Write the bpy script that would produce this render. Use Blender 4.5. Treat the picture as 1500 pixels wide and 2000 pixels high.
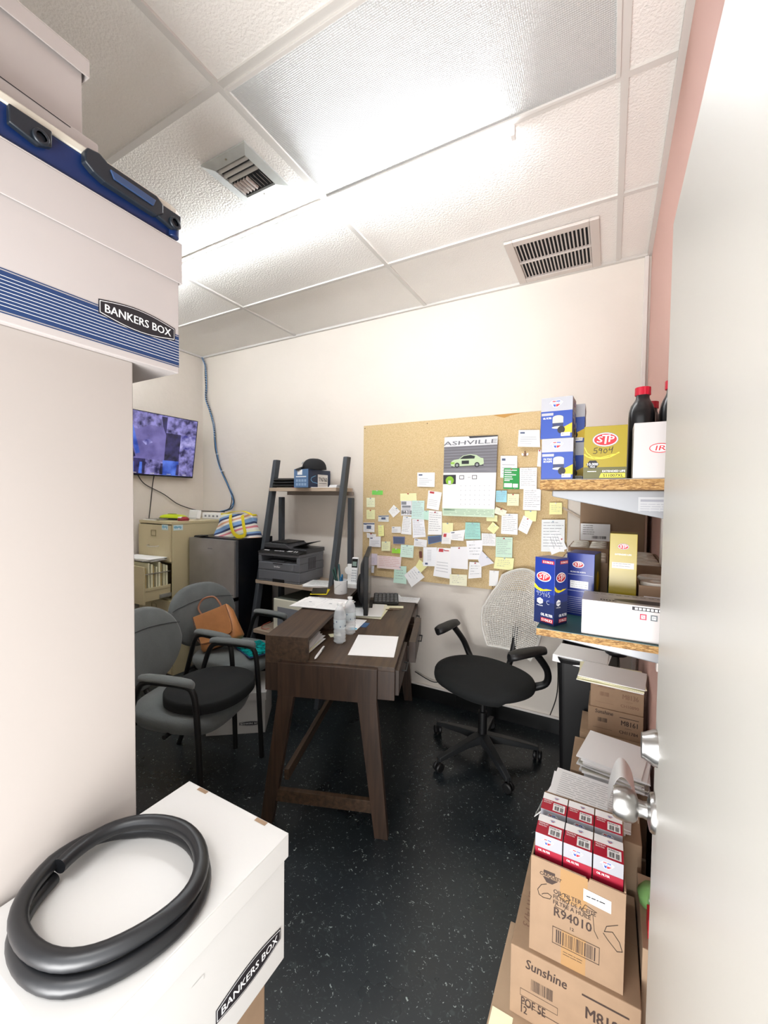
import bpy, bmesh, math, random
from mathutils import Vector as V, Matrix as MX, Euler
for _o in list(bpy.data.objects): bpy.data.objects.remove(_o)
SC = bpy.context.scene; COL = SC.collection
R = math.radians; PI = math.pi; sin = math.sin; cos = math.cos
random.seed(7)
# ---------------------------------------------------------------- camera
CAMZ = 1.5
cam = bpy.data.cameras.new('camera'); co = bpy.data.objects.new('camera', cam); COL.objects.link(co)
cam.sensor_fit = 'HORIZONTAL'; cam.sensor_width = 36.0; cam.lens = 802.28/1500*36.0
cam.clip_start = 0.02; cam.clip_end = 50
_ya, _pi, _ro = .5021, -.0335, .0121
_f = V((-sin(_ya)*cos(_pi), cos(_ya)*cos(_pi), sin(_pi))); _r = V((cos(_ya), sin(_ya), 0)); _u = _r.cross(_f)
_r2 = _r*cos(_ro)+_u*sin(_ro); _u2 = _u*cos(_ro)-_r*sin(_ro)
m = MX.Identity(4)
for i in range(3): m[i][0] = _r2[i]; m[i][1] = _u2[i]; m[i][2] = -_f[i]; m[i][3] = (0, 0, CAMZ)[i]
co.matrix_world = m; SC.camera = co
# ---------------------------------------------------------------- light and exposure
SC.view_settings.view_transform = 'Standard'; SC.view_settings.look = 'None'
SC.view_settings.gamma = 1.0; SC.view_settings.use_curve_mapping = False
SC.view_settings.exposure = 2.05
TUBE_STRENGTH = 20.5
w = bpy.data.worlds.new('world'); SC.world = w; w.use_nodes = True
w.node_tree.nodes['Background'].inputs[0].default_value = (0.95, 0.97, 1.0, 1)
w.node_tree.nodes['Background'].inputs[1].default_value = 0.9
def area(name, loc, rot, sx, sy, power, col=(1, 1, 1)):
    l = bpy.data.lights.new(name, 'AREA'); l.shape = 'RECTANGLE'; l.size = sx; l.size_y = sy; l.energy = power; l.color = col
    o = bpy.data.objects.new(name, l); COL.objects.link(o); o.location = loc; o.rotation_euler = rot; return o
# ceiling lights of the bright hallway behind the doorway
area('hallway_light', (-.35, -.75, 2.75), (R(-22), 0, 0), 1.2, .6, 8, (1, .985, .96))
# unseen fill light added outside the doorway, aimed up to brighten the ceiling
area('ceiling_fill', (-.36, -1.25, .55), (R(132), 0, 0), 1.3, 1.1, 25, (1, .99, .98))
# ---------------------------------------------------------------- materials
def lin(c):
    if isinstance(c, str): c = [int(c[i:i+2], 16)/255 for i in (0, 2, 4)]
    return tuple((x/12.92 if x <= .04045 else ((x+.055)/1.055)**2.4) for x in c[:3])+(1.0,)
MATS = {}
def mat(name, col, rough=.6, metal=0, spec=.5, bump=None, noise=None, emit=0, alpha=None, trans=0, coat=0, sheen=0):
    if name in MATS: return MATS[name]
    m = bpy.data.materials.new(name); m.use_nodes = True; nt = m.node_tree; b = nt.nodes['Principled BSDF']
    b.inputs['Base Color'].default_value = lin(col); b.inputs['Roughness'].default_value = rough
    b.inputs['Metallic'].default_value = metal; b.inputs['Specular IOR Level'].default_value = spec
    if alpha: b.inputs['Alpha'].default_value = alpha
    if trans: b.inputs['Transmission Weight'].default_value = trans
    if coat: b.inputs['Coat Weight'].default_value = coat
    if sheen: b.inputs['Sheen Weight'].default_value = sheen
    if emit: b.inputs['Emission Color'].default_value = lin(col); b.inputs['Emission Strength'].default_value = emit
    if bump or noise: tc = nt.nodes.new('ShaderNodeTexCoord')
    if noise:   # (scale, amount, [stretch xyz])
        n = nt.nodes.new('ShaderNodeTexNoise'); n.inputs['Scale'].default_value = noise[0]; n.inputs['Detail'].default_value = 6
        if len(noise) > 2:
            mp = nt.nodes.new('ShaderNodeMapping'); mp.inputs['Scale'].default_value = noise[2]
            nt.links.new(tc.outputs['Object'], mp.inputs[0]); nt.links.new(mp.outputs[0], n.inputs['Vector'])
        else: nt.links.new(tc.outputs['Object'], n.inputs['Vector'])
        cr = nt.nodes.new('ShaderNodeValToRGB'); c = lin(col); a = noise[1]
        cr.color_ramp.elements[0].position = .35; cr.color_ramp.elements[1].position = .65
        cr.color_ramp.elements[0].color = tuple(x*(1-a) for x in c[:3])+(1,); cr.color_ramp.elements[1].color = tuple(min(1, x*(1+a)) for x in c[:3])+(1,)
        nt.links.new(n.outputs['Fac'], cr.inputs[0]); nt.links.new(cr.outputs[0], b.inputs['Base Color'])
    if bump:    # (scale, strength, distance)
        n2 = nt.nodes.new('ShaderNodeTexNoise'); n2.inputs['Scale'].default_value = bump[0]; n2.inputs['Detail'].default_value = 4
        nt.links.new(tc.outputs['Object'], n2.inputs['Vector'])
        bp = nt.nodes.new('ShaderNodeBump'); bp.inputs['Strength'].default_value = bump[1]; bp.inputs['Distance'].default_value = bump[2]
        nt.links.new(n2.outputs['Fac'], bp.inputs['Height']); nt.links.new(bp.outputs[0], b.inputs['Normal'])
    MATS[name] = m; return m
def wood(name, dark, light, stretch=(1, 14, 14), scale=3, rough=.45):
    m = mat(name, dark, rough); nt = m.node_tree; b = nt.nodes['Principled BSDF']
    tc = nt.nodes.new('ShaderNodeTexCoord'); mp = nt.nodes.new('ShaderNodeMapping'); mp.inputs['Scale'].default_value = stretch
    n = nt.nodes.new('ShaderNodeTexNoise'); n.inputs['Scale'].default_value = scale; n.inputs['Detail'].default_value = 8; n.inputs['Distortion'].default_value = .6
    cr = nt.nodes.new('ShaderNodeValToRGB'); cr.color_ramp.elements[0].color = lin(dark); cr.color_ramp.elements[1].color = lin(light)
    cr.color_ramp.elements[0].position = .3; cr.color_ramp.elements[1].position = .7
    nt.links.new(tc.outputs['Object'], mp.inputs[0]); nt.links.new(mp.outputs[0], n.inputs['Vector']); nt.links.new(n.outputs['Fac'], cr.inputs[0]); nt.links.new(cr.outputs[0], b.inputs['Base Color'])
    return m
def speck(name, base, stops, scale, rough=.7, stretch=(1, 1, 1), vor=True):
    """chips of random colour (cork, particle board, terrazzo floor)"""
    m = mat(name, base, rough); nt = m.node_tree; b = nt.nodes['Principled BSDF']
    tc = nt.nodes.new('ShaderNodeTexCoord'); mp = nt.nodes.new('ShaderNodeMapping'); mp.inputs['Scale'].default_value = stretch
    v = nt.nodes.new('ShaderNodeTexVoronoi'); v.inputs['Scale'].default_value = scale
    nt.links.new(tc.outputs['Object'], mp.inputs[0]); nt.links.new(mp.outputs[0], v.inputs['Vector'])
    sp = nt.nodes.new('ShaderNodeSeparateColor'); nt.links.new(v.outputs['Color'], sp.inputs[0])
    cr = nt.nodes.new('ShaderNodeValToRGB'); cr.color_ramp.interpolation = 'LINEAR'
    el = cr.color_ramp.elements
    while len(el) < len(stops): el.new(.5)
    for e, (p, c) in zip(el, stops): e.position = p; e.color = lin(c)
    nt.links.new(sp.outputs[0], cr.inputs[0]); nt.links.new(cr.outputs[0], b.inputs['Base Color'])
    return m
WALL = mat('wall_paint_cream', 'dfd7cd', .75, bump=(9, .35, .012), noise=(2.5, .015))
PINK = mat('wall_paint_pink', 'cfa79c', .75, bump=(9, .3, .01))
TILE = mat('ceiling_tile_textured', 'f0ede8', .9, bump=(110, .75, .005), noise=(1.3, .03))
GRID = mat('ceiling_grid_metal', 'd6d3ce', .45)
BASE = mat('baseboard_black_rubber', '0b0c0d', .4)
DOORM = mat('door_paint_offwhite', 'bab7b0', .38, bump=(30, .04, .002))
LOCKER = mat('cabinet_laminate_beige', 'aea6a0', .5, noise=(1.2, .015))
STEEL = mat('brushed_nickel', 'b9b4ac', .3, 1, noise=(6, .06, (1, 1, 40)))
CHROME = mat('satin_chrome', 'b4b3b1', .3, 1)
WHITE = mat('white_card', 'e9e8e6', .6); PAPER = mat('white_paper', 'f0f0f0', .7); CREAM = mat('cream_paper', 'efeccb', .7)
BOXW = mat('white_carton_board', 'bcb5b2', .65, noise=(3, .02)); BOXN = mat('white_carton_clean', 'd0cecb', .6)
BLACK = mat('black_plastic', '0b0b0d', .5); BLACKG = mat('black_gloss', '0a0b0e', .18); RUBBER = mat('black_rubber', '17181b', .38)
INK = mat('print_black', '1d1a20', .6); GREYI = mat('print_grey', '8b8d94', .7); NAVY = mat('print_navy', '1b3866', .6)
REDI = mat('print_red', 'b3202c', .5); BLUEI = mat('print_blue', '2b4aa0', .5); WHI = mat('print_white', 'f2f2f2', .5)
CARD = mat('corrugated_cardboard', '967c63', .8, noise=(18, .05)); CARDD = mat('cardboard_inside', '95765a', .85); CARDL = mat('cardboard_pale', 'a88f75', .8, noise=(12, .04))
TAPE = mat('packing_tape', 'b3946b', .25); BROWNI = mat('print_brown_black', '3b2c26', .7); BROWNF = mat('print_faded_brown', '7d5f4c', .8)
FABRIC = mat('grey_seat_fabric', '666b6b', .95, bump=(260, .5, .002), noise=(9, .09), sheen=.2)
BFABRIC = mat('black_seat_fabric', '0c0f10', .9, bump=(300, .3, .001))
WALNUT = wood('walnut_veneer', '33251b', '54402f', (18, 1.2, 18)); WALNUTV = wood('walnut_veneer_upright', '2e2118', '473326', (16, 16, 1.2))
OAKG = wood('grey_oak_shelf', 'a8947f', 'c2b09c', (1.2, 16, 16)); GUN = mat('dark_grey_metal_paint', '41464c', .5)
PARTI = speck('particle_board_edge', 'a07b4e', [(0, '6f4f2e'), (.3, '8a6738'), (.6, 'a07c4c'), (1, 'b5935f')], 260, .8, (.5, 1, 1.6))
CORK = speck('cork', 'c8a873', [(0, 'bda377'), (.25, 'cbb183'), (.8, 'd3bb8e'), (1, 'dcc8a0')], 330, .85)
TAN = mat('tan_enamel_steel', 'c9bc96', .38, noise=(2, .03)); TAND = mat('tan_enamel_shadow', '8e8468', .5)
SSTEEL = mat('stainless_door', 'a5a3a3', .33, .7, noise=(3.5, .12)); TEAL = mat('green_laminate', '27504f', .4)
PGREY = mat('printer_grey', '67696f', .5); PDARK = mat('printer_dark', '3a3b3f', .45)
YEL = mat('yellow_strap', 'e2cf1e', .6); GOLD = mat('print_gold', 'c9a818', .4)
REDB = mat('box_red', 'ad1030', .4); SILV = mat('box_silver_grey', 'a3a3a9', .35); BBLUE = mat('box_blue', '1a3d92', .3); BNAVY = mat('box_navy', '1c2750', .3)
BYEL = mat('box_yellow', '94820a', .3); BOLIVE = mat('box_olive', '57542a', .35); MAROON = mat('box_maroon', '96162e', .4)
CLEAR = mat('clear_plastic', 'f4f9fc', .12, alpha=.34); WATER = mat('bottled_water', 'eaf4f8', .05, alpha=.25)
GLASSY = mat('phone_screen', '7f948c', .15)
LEATHER = mat('tan_leather', 'b87c4a', .38, noise=(7, .14), bump=(60, .25, .004)); LEATHD = mat('dark_leather_edge', '5e3319', .4)
WIRE = mat('wire_blue_cable', '3f7fb5', .5); WIREK = mat('wire_dark', '2a2522', .5); WIREW = mat('wire_wrap_white', 'cfd3d6', .5)
TUBEM = mat('lit_led_tube', 'f6fbff', .4, emit=TUBE_STRENGTH)
# floor: near-black vinyl tile with scattered pale flecks and thin joints
FLOOR = mat('black_flecked_vinyl', '14181b', .27); nt = FLOOR.node_tree; b = nt.nodes['Principled BSDF']
tc = nt.nodes.new('ShaderNodeTexCoord')
def _nz(scale, det=2, dist=0):
    n = nt.nodes.new('ShaderNodeTexNoise'); n.inputs['Scale'].default_value = scale; n.inputs['Detail'].default_value = det; n.inputs['Distortion'].default_value = dist
    nt.links.new(tc.outputs['Object'], n.inputs['Vector']); return n
def _ramp(src, *st):
    cr = nt.nodes.new('ShaderNodeValToRGB'); el = cr.color_ramp.elements
    while len(el) < len(st): el.new(.5)
    for e, (p, c) in zip(el, st): e.position = p; e.color = (c, c, c, 1) if not isinstance(c, str) else lin(c)
    nt.links.new(src, cr.inputs[0]); return cr
f1 = _ramp(_nz(95, 2, 1.2).outputs['Fac'], (.668, 0), (.715, 1)); f2 = _ramp(_nz(34, 3, 2.0).outputs['Fac'], (.60, 0), (.72, .35))
cl = _ramp(_nz(1.1, 3).outputs['Fac'], (.35, '13181c'), (.65, '23292d'))
mx = nt.nodes.new('ShaderNodeMix'); mx.data_type = 'RGBA'; mx.inputs[7].default_value = lin('9aa6a2'); nt.links.new(f1.outputs[0], mx.inputs[0]); nt.links.new(cl.outputs[0], mx.inputs[6])
mx2 = nt.nodes.new('ShaderNodeMix'); mx2.data_type = 'RGBA'; mx2.inputs[7].default_value = lin('4b5856'); nt.links.new(f2.outputs[0], mx2.inputs[0]); nt.links.new(mx.outputs[2], mx2.inputs[6])
nt.links.new(mx2.outputs[2], b.inputs['Base Color'])
rr = _ramp(_nz(3, 4).outputs['Fac'], (.3, .24), (.7, .38)); nt.links.new(rr.outputs[0], b.inputs['Roughness'])
# prismatic lens of the unlit troffer: fine bumps
LENS = mat('prismatic_lens', 'c3c4c2', .3); nt = LENS.node_tree; b = nt.nodes['Principled BSDF']; tc = nt.nodes.new('ShaderNodeTexCoord')
vo = nt.nodes.new('ShaderNodeTexVoronoi'); vo.inputs['Scale'].default_value = 165; vo.inputs['Randomness'].default_value = 0.05; nt.links.new(tc.outputs['Object'], vo.inputs['Vector'])
bpn = nt.nodes.new('ShaderNodeBump'); bpn.inputs['Strength'].default_value = .8; bpn.inputs['Distance'].default_value = .004; nt.links.new(vo.outputs['Distance'], bpn.inputs['Height']); nt.links.new(bpn.outputs[0], b.inputs['Normal'])
# ---------------------------------------------------------------- mesh builder
def FR(o, x, y):
    x = V(x).normalized(); y = V(y).normalized(); z = x.cross(y)
    M = MX.Identity(4)
    for i in range(3): M[i][0] = x[i]; M[i][1] = y[i]; M[i][2] = z[i]; M[i][3] = o[i]
    return M
def front(x0, y, z0): return FR((x0, y, z0), (1, 0, 0), (0, 0, 1))      # faces -Y
def right(x, y0, z0): return FR((x, y0, z0), (0, 1, 0), (0, 0, 1))      # faces +X
def left(x, y1, z0): return FR((x, y1, z0), (0, -1, 0), (0, 0, 1))      # faces -X
def top(x0, y0, z): return FR((x0, y0, z), (1, 0, 0), (0, 1, 0))        # faces up
def TR(x=0, y=0, z=0, rz=0, rx=0, ry=0): return MX.Translation((x, y, z)) @ Euler((rx, ry, rz)).to_matrix().to_4x4()
_tc = {}
def textmesh(s):
    if s in _tc: return _tc[s]
    c = bpy.data.curves.new('t', 'FONT'); c.body = s; c.size = 1; c.resolution_u = 2
    o = bpy.data.objects.new('t', c); COL.objects.link(o); bpy.context.view_layer.update()
    me = bpy.data.meshes.new_from_object(o.evaluated_get(bpy.context.evaluated_depsgraph_get()))
    vs = [v.co.to_2d() for v in me.vertices]; fs = [tuple(p.vertices) for p in me.polygons]
    bpy.data.objects.remove(o); bpy.data.curves.remove(c); bpy.data.meshes.remove(me)
    if not vs: vs = [V((0, 0))]
    x0 = min(v.x for v in vs); x1 = max(v.x for v in vs); y0 = min(v.y for v in vs); y1 = max(v.y for v in vs)
    _tc[s] = (vs, fs, x0, x1, y0, y1); return _tc[s]
class B:
    def __init__(s, M=None): s.bm = bmesh.new(); s.M = M or MX(); s.mi = 0; s.sm = False
    def v(s, p): return s.bm.verts.new(s.M @ V(p))
    def f(s, vs, mi=None):
        try: f = s.bm.faces.new(vs)
        except ValueError: return None
        f.material_index = s.mi if mi is None else mi; f.smooth = s.sm; return f
    def box(s, x0, y0, z0, x1, y1, z1, mi=None, M=None):
        T = M or MX()
        c = [s.v(T @ V(p)) for p in ((x0, y0, z0), (x1, y0, z0), (x1, y1, z0), (x0, y1, z0), (x0, y0, z1), (x1, y0, z1), (x1, y1, z1), (x0, y1, z1))]
        for q in ((0, 3, 2, 1), (4, 5, 6, 7), (0, 1, 5, 4), (1, 2, 6, 5), (2, 3, 7, 6), (3, 0, 4, 7)): s.f([c[i] for i in q], mi)
        return s
    def bar(s, a, b, w, h, mi=None, up=(0, 0, 1)):
        """rectangular bar from a to b"""
        a = V(a); b = V(b); d = (b-a); L = d.length; d.normalize(); u = V(up); r = d.cross(u)
        if r.length < 1e-4: r = d.cross(V((1, 0, 0)))
        r.normalize(); u = r.cross(d)
        M = MX.Identity(4)
        for i in range(3): M[i][0] = d[i]; M[i][1] = r[i]; M[i][2] = u[i]; M[i][3] = a[i]
        return s.box(0, -w/2, -h/2, L, w/2, h/2, mi, M)
    def loft(s, rings, close=True, caps=True, mi=None):
        rs = [[s.v(p) for p in r] for r in rings]; n = len(rs[0])
        for a, b in zip(rs, rs[1:]):
            for i in range(n if close else n-1): s.f([a[i], a[(i+1) % n], b[(i+1) % n], b[i]], mi)
        if caps and close: s.f(rs[0][::-1], mi); s.f(rs[-1], mi)
        return s
    def tube(s, pts, r, seg=10, mi=None, closed=False, cap=True):
        pts = [V(p) for p in pts]; n = len(pts); rr = r if isinstance(r, (list, tuple)) else [r]*n
        t = []
        for i in range(n):
            a = pts[(i-1) % n] if (closed or i) else pts[0]; b = pts[(i+1) % n] if (closed or i < n-1) else pts[-1]
            t.append((b-a).normalized())
        u = t[0].orthogonal().normalized(); rings = []
        for i in range(n):
            u = (u-t[i]*u.dot(t[i])).normalized(); w = t[i].cross(u)
            rings.append([pts[i]+(u*cos(2*PI*k/seg)+w*sin(2*PI*k/seg))*rr[i] for k in range(seg)])
        if closed: rings.append(rings[0])
        sm = s.sm; s.sm = True; s.loft(rings, True, cap and not closed, mi); s.sm = sm; return s
    def lathe(s, prof, seg=24, M=None, mi=None, sx=1, sy=1, cap=True):
        T = M or MX(); sm = s.sm; s.sm = True
        s.loft([[T @ V((r*sx*cos(2*PI*k/seg), r*sy*sin(2*PI*k/seg), z)) for k in range(seg)] for r, z in prof], True, cap, mi); s.sm = sm; return s
    def prism(s, pts, z0, z1, M=None, mi=None):
        T = M or MX(); a = [s.v(T @ V((p[0], p[1], z0))) for p in pts]; b = [s.v(T @ V((p[0], p[1], z1))) for p in pts]; n = len(pts)
        s.f(a[::-1], mi); s.f(b, mi)
        for i in range(n): s.f([a[i], a[(i+1) % n], b[(i+1) % n], b[i]], mi)
        return s
    # flat print on a face frame F
    def rect(s, F, x0, y0, x1, y1, mi=None, l=.0004): s.f([s.v(F @ V(p)) for p in ((x0, y0, l), (x1, y0, l), (x1, y1, l), (x0, y1, l))], mi); return s
    def poly(s, F, pts, mi=None, l=.0004): s.f([s.v(F @ V((p[0], p[1], l))) for p in pts], mi); return s
    def ell(s, F, cx, cy, rx, ry, mi=None, l=.0004, n=28): return s.poly(F, [(cx+rx*cos(2*PI*k/n), cy+ry*sin(2*PI*k/n)) for k in range(n)], mi, l)
    def stroke(s, F, pts, w, mi=None, l=.0008):
        for a, b in zip(pts, pts[1:]):
            d = V((b[0]-a[0], b[1]-a[1])); 
            if d.length < 1e-7: continue
            d.normalize(); n = V((-d.y, d.x))*w/2; e = d*w*.3
            s.poly(F, [(a[0]-e.x+n.x, a[1]-e.y+n.y), (a[0]-e.x-n.x, a[1]-e.y-n.y), (b[0]+e.x-n.x, b[1]+e.y-n.y), (b[0]+e.x+n.x, b[1]+e.y+n.y)], mi, l)
        return s
    def text(s, F, x, y, t, h, mi=None, l=.0007, w=None, rot=0, shear=0, al='l', bold=True):
        vs, fs, x0, x1, y0, y1 = textmesh(t); k = h/.72; kx = k if w is None else w/max(1e-6, x1-x0)
        W = (x1-x0)*kx; ox = {'l': 0, 'c': -W/2, 'r': -W}[al]
        cs, sn = cos(rot), sin(rot); vv = []
        for q in vs:
            a = (q.x-x0)*kx+ox+shear*q.y*k; b = q.y*k
            vv.append(s.v(F @ V((x+a*cs-b*sn, y+a*sn+b*cs, l))))
        for f in fs: s.f([vv[i] for i in f], mi)
        if bold:
            return s.text(F, x+h*.045*cs, y+h*.045*sn, t, h, mi, l+.00004, w, rot, shear, al, False)
        return s
    def bars(s, F, x0, y0, x1, y1, mi=None, l=.0008, seed=1):
        rd = random.Random(seed); x = x0
        while x < x1:
            wd = (x1-x0)*rd.choice((.012, .02, .03)); s.rect(F, x, y0, min(x+wd, x1), y1, mi, l); x += wd+(x1-x0)*rd.choice((.012, .02, .035))
        return s
    def obj(s, name, mats, parent=None, bevel=0, seg=2, label=None, cat=None, group=None, kind=None, subs=0, norm=True, sharp=.7, loc=None):
        bm = s.bm
        if norm: bmesh.ops.recalc_face_normals(bm, faces=bm.faces)
        me = bpy.data.meshes.new(name); bm.to_mesh(me); bm.free()
        if any(p.use_smooth for p in me.polygons): me.set_sharp_from_angle(angle=sharp)
        for m in (mats if isinstance(mats, (list, tuple)) else [mats]): me.materials.append(m)
        o = bpy.data.objects.new(name, me); COL.objects.link(o)
        if parent: o.parent = parent
        elif len(me.vertices):
            xs = [v.co for v in me.vertices]
            c = V(((min(p.x for p in xs)+max(p.x for p in xs))/2, (min(p.y for p in xs)+max(p.y for p in xs))/2, min(p.z for p in xs))) if loc is None else V(loc)
            me.transform(MX.Translation(-c)); o.location = c
        if bevel:
            b = o.modifiers.new('bevel', 'BEVEL'); b.width = bevel; b.segments = seg; b.limit_method = 'ANGLE'; b.angle_limit = R(35)
        if subs:
            b = o.modifiers.new('sub', 'SUBSURF'); b.levels = subs; b.render_levels = subs
        tag(o, label, cat, group, kind); return o
def tag(o, label=None, cat=None, group=None, kind=None):
    if label: o['label'] = label
    if cat: o['category'] = cat
    if group: o['group'] = group
    if kind: o['kind'] = kind
    return o
def thing(name, label, cat, loc=(0, 0, 0), rz=0, group=None, rx=0, ry=0):
    o = bpy.data.objects.new(name, None); COL.objects.link(o); o.location = loc; o.rotation_euler = (rx, ry, rz); o.empty_display_size = .05
    return tag(o, label, cat, group)
def dup(r, loc, rz=None, label=None, group=None):
    c = r.copy(); COL.objects.link(c); c.location = loc
    if rz is not None: c.rotation_euler = (c.rotation_euler[0], c.rotation_euler[1], rz)
    if label: c['label'] = label
    if group: c['group'] = group
    for ch in list(r.children):
        k = ch.copy(); COL.objects.link(k); k.parent = c
        for g in list(ch.children):
            q = g.copy(); COL.objects.link(q); q.parent = k
    return c
def curve(pts, n=8, closed=False):
    """Catmull-Rom through pts"""
    P = [V(p) for p in pts]; N = len(P); out = []
    for i in range(N if closed else N-1):
        p0 = P[(i-1) % N] if closed or i else P[0]; p1 = P[i]; p2 = P[(i+1) % N]; p3 = P[(i+2) % N] if closed or i+2 < N else P[-1]
        for k in range(n):
            t = k/n; out.append(.5*((2*p1)+(p2-p0)*t+(2*p0-5*p1+4*p2-p3)*t*t+(3*p1-p0-3*p2+p3)*t**3))
    if not closed: out.append(P[-1])
    return out
def rrect(w, d, r, n=5, cx=0, cy=0):
    out = []
    for (sx, sy, a0) in ((1, 1, 0), (-1, 1, 90), (-1, -1, 180), (1, -1, 270)):
        for k in range(n+1):
            a = R(a0+90*k/n); out.append((cx+sx*(w/2-r)+r*cos(a), cy+sy*(d/2-r)+r*sin(a)))
    return out
# printed marks
def m_filter(b, F, cx, cy, w, dark=False):
    """winged shield mark with lettering; mats: 1 blue, 2 red, 3 white, 4 black"""
    h = w*.5
    if dark:
        b.poly(F, [(cx-w*.3, cy+h*.5), (cx+w*.22, cy+h*.5), (cx+w*.22, cy+h*.22), (cx-w*.32, cy+h*.22)], 4, .0006)
        b.text(F, cx, cy-h*.12, 'CARQUEST', w*.17, 4, .0009, w=w, al='c', shear=.15)
        b.poly(F, [(cx-w*.34, cy-h*.2), (cx+w*.36, cy-h*.2), (cx+w*.1, cy-h*.7), (cx-w*.16, cy-h*.7)], 4, .0006); return
    b.poly(F, [(cx-w*.52, cy+h*.1), (cx-w*.3, cy+h*.55), (cx+w*.3, cy+h*.55), (cx+w*.54, cy+h*.25), (cx+w*.4, cy-h*.1), (cx+w*.1, cy-h*.58), (cx-w*.2, cy-h*.55), (cx-w*.3, cy-h*.1)], 3, .0005)
    b.rect(F, cx-w*.28, cy+h*.3, cx-w*.02, cy+h*.48, 2, .0007); b.rect(F, cx, cy+h*.3, cx+w*.3, cy+h*.48, 1, .0007)
    b.poly(F, [(cx-w*.24, cy-h*.08), (cx-w*.02, cy-h*.08), (cx-w*.02, cy-h*.5), (cx-w*.16, cy-h*.45)], 1, .0007)
    b.poly(F, [(cx, cy-h*.08), (cx+w*.36, cy-h*.08), (cx+w*.12, cy-h*.46), (cx, cy-h*.5)], 2, .0007)
    b.text(F, cx, cy-h*.02, 'CARQUEST', w*.15, 1, .001, w=w*.9, al='c', shear=.15)
def m_oval(b, F, cx, cy, w, grey=3, red=2, white=3, txt='STP', outer=4):
    h = w*.62
    b.ell(F, cx, cy, w/2, h/2, outer, .0005); b.ell(F, cx, cy, w*.475, h*.46, grey, .0007); b.ell(F, cx, cy, w*.44, h*.41, red, .0009)
    b.text(F, cx-w*.23, cy-h*.18, txt[0], h*.42, white, .0012, w=w*.2, al='c', shear=.1)
    b.text(F, cx-w*.01, cy-h*.3, txt[1], h*.66, white, .0012, w=w*.3, al='c', shear=.1)
    b.text(F, cx+w*.22, cy-h*.18, txt[2], h*.42, white, .0012, w=w*.2, al='c', shear=.1)
def lines(b, F, x0, y0, x1, y1, n, mi, th=.0012, seed=0, l=.0006, fill=.8):
    rd = random.Random(seed)
    for i in range(n):
        y = y1-(y1-y0)*(i+.5)/n; x = x0
        while x < x0+(x1-x0)*(fill+.2*rd.random())-.002:
            wd = min((x1-x0)*rd.uniform(.08, .3), x1-x); b.rect(F, x, y, x+wd, y+th, mi, l); x += wd+(x1-x0)*.03
# ================================================================ the room
XL, XR, YB, YF, ZC = -3.672, .172, 2.813, -.03, 2.906
def struct(name, b, mats, bevel=0, parent=None): return b.obj(name, mats, parent, bevel=bevel, kind=None if parent else 'structure')
struct('floor', B().box(XL-.1, YF-.11, -.1, XR+.1, YB+.1, 0), FLOOR)
struct('ceiling', B().box(XL-.1, YF-.11, ZC+.004, XR+.1, YB+.1, ZC+.05), TILE)
struct('wall_back', B().box(XL-.1, YB, 0, XR+.1, YB+.1, ZC+.004), WALL)
struct('wall_left', B().box(XL-.1, YF-.11, 0, XL, YB, ZC+.004), WALL)
struct('wall_right', B().box(XR, YF-.11, 0, XR+.1, YB, ZC+.004), PINK)
b = B(); b.box(XL, YF-.11, 0, -.9, YF, ZC+.004); b.box(-.9, YF-.11, 2.09, XR, YF, ZC+.004); b.box(.15, YF-.11, 0, XR, YF, 2.09)
struct('wall_front', b, WALL)
b = B(); b.box(-.9, YF-.115, 0, -.86, YF-.005, 2.09); b.box(.12, YF-.115, 0, .15, YF-.005, 2.09); b.box(-.86, YF-.115, 2.06, .12, YF-.005, 2.09)
struct('trim_3', b, DOORM)
struct('baseboard_back', B().box(XL, YB-.006, 0, XR, YB, .1), BASE, .001)
struct('baseboard_left', B().box(XL, YF, 0, XL+.006, YB-.006, .1), BASE, .001)
struct('baseboard_right', B().box(XR-.006, 1.0, 0, XR, YB-.006, .1), BASE, .001)
# suspended ceiling tees and wall angle
b = B(); z0, z1 = ZC-.006, ZC+.004
GX = [-1.2137+1.22*k for k in (-1, 0, 1)]; GY = [.9933+.61*k for k in (-1, 0, 1, 2)]
for x in GX: b.box(x-.012, YF, z0, x+.012, YB, z1)
for y in GY: b.box(XL, y-.012, z0+.001, XR, y+.012, z1)
struct('ceiling_grid', b, GRID)
b = B(); b.box(XL, YB-.022, ZC-.012, XR, YB, ZC+.004); b.box(XR-.022, YF, ZC-.012, XR, YB-.022, ZC+.004); b.box(XL, YF, ZC-.012, XL+.022, YB-.022, ZC+.004)
struct('trim_1', b, GRID)
# white plastic conduit up the right back corner
b = B(); b.box(XR-.034, YB-.02, .1, XR-.012, YB, ZC-.013)
struct('trim_2', b, mat('white_pvc', 'ded8d2', .4), .003)
# lower right: scuffed board behind the bin
# ---------------------------------------------------------------- door with lever-less knob set, standing open
b = B(); b.box(.094, .0, .012, .138, .985, 2.04)
door = struct('door_1', b, DOORM, .0015)
door.location.z = .012
def dpart(name, b, mats, bevel=0): o = b.obj(name, mats, None, bevel=bevel); o.location = o.location-door.location; o.parent = door; return o
MXm = lambda y, z: FR((.094, y, z), (0, 1, 0), (0, 0, 1)) @ Euler((0, PI, 0)).to_matrix().to_4x4()   # local +z points to -X
kn = B(); kn.lathe([(.0001, 0), (.036, 0), (.036, .004), (.033, .009), (.016, .013), (.0145, .020), (.016, .028), (.024, .031), (.029, .037), (.0315, .050), (.030, .066), (.027, .072), (.0001, .0725)], 32, MXm(.952, .886))
knob = dpart('door_knob', kn, CHROME)
db = B(); db.lathe([(.0001, 0), (.034, 0), (.0335, .006), (.0245, .022), (.0235, .026), (.0001, .027)], 32, MXm(.952, 1.016))
dpart('deadbolt', db, CHROME)
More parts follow.
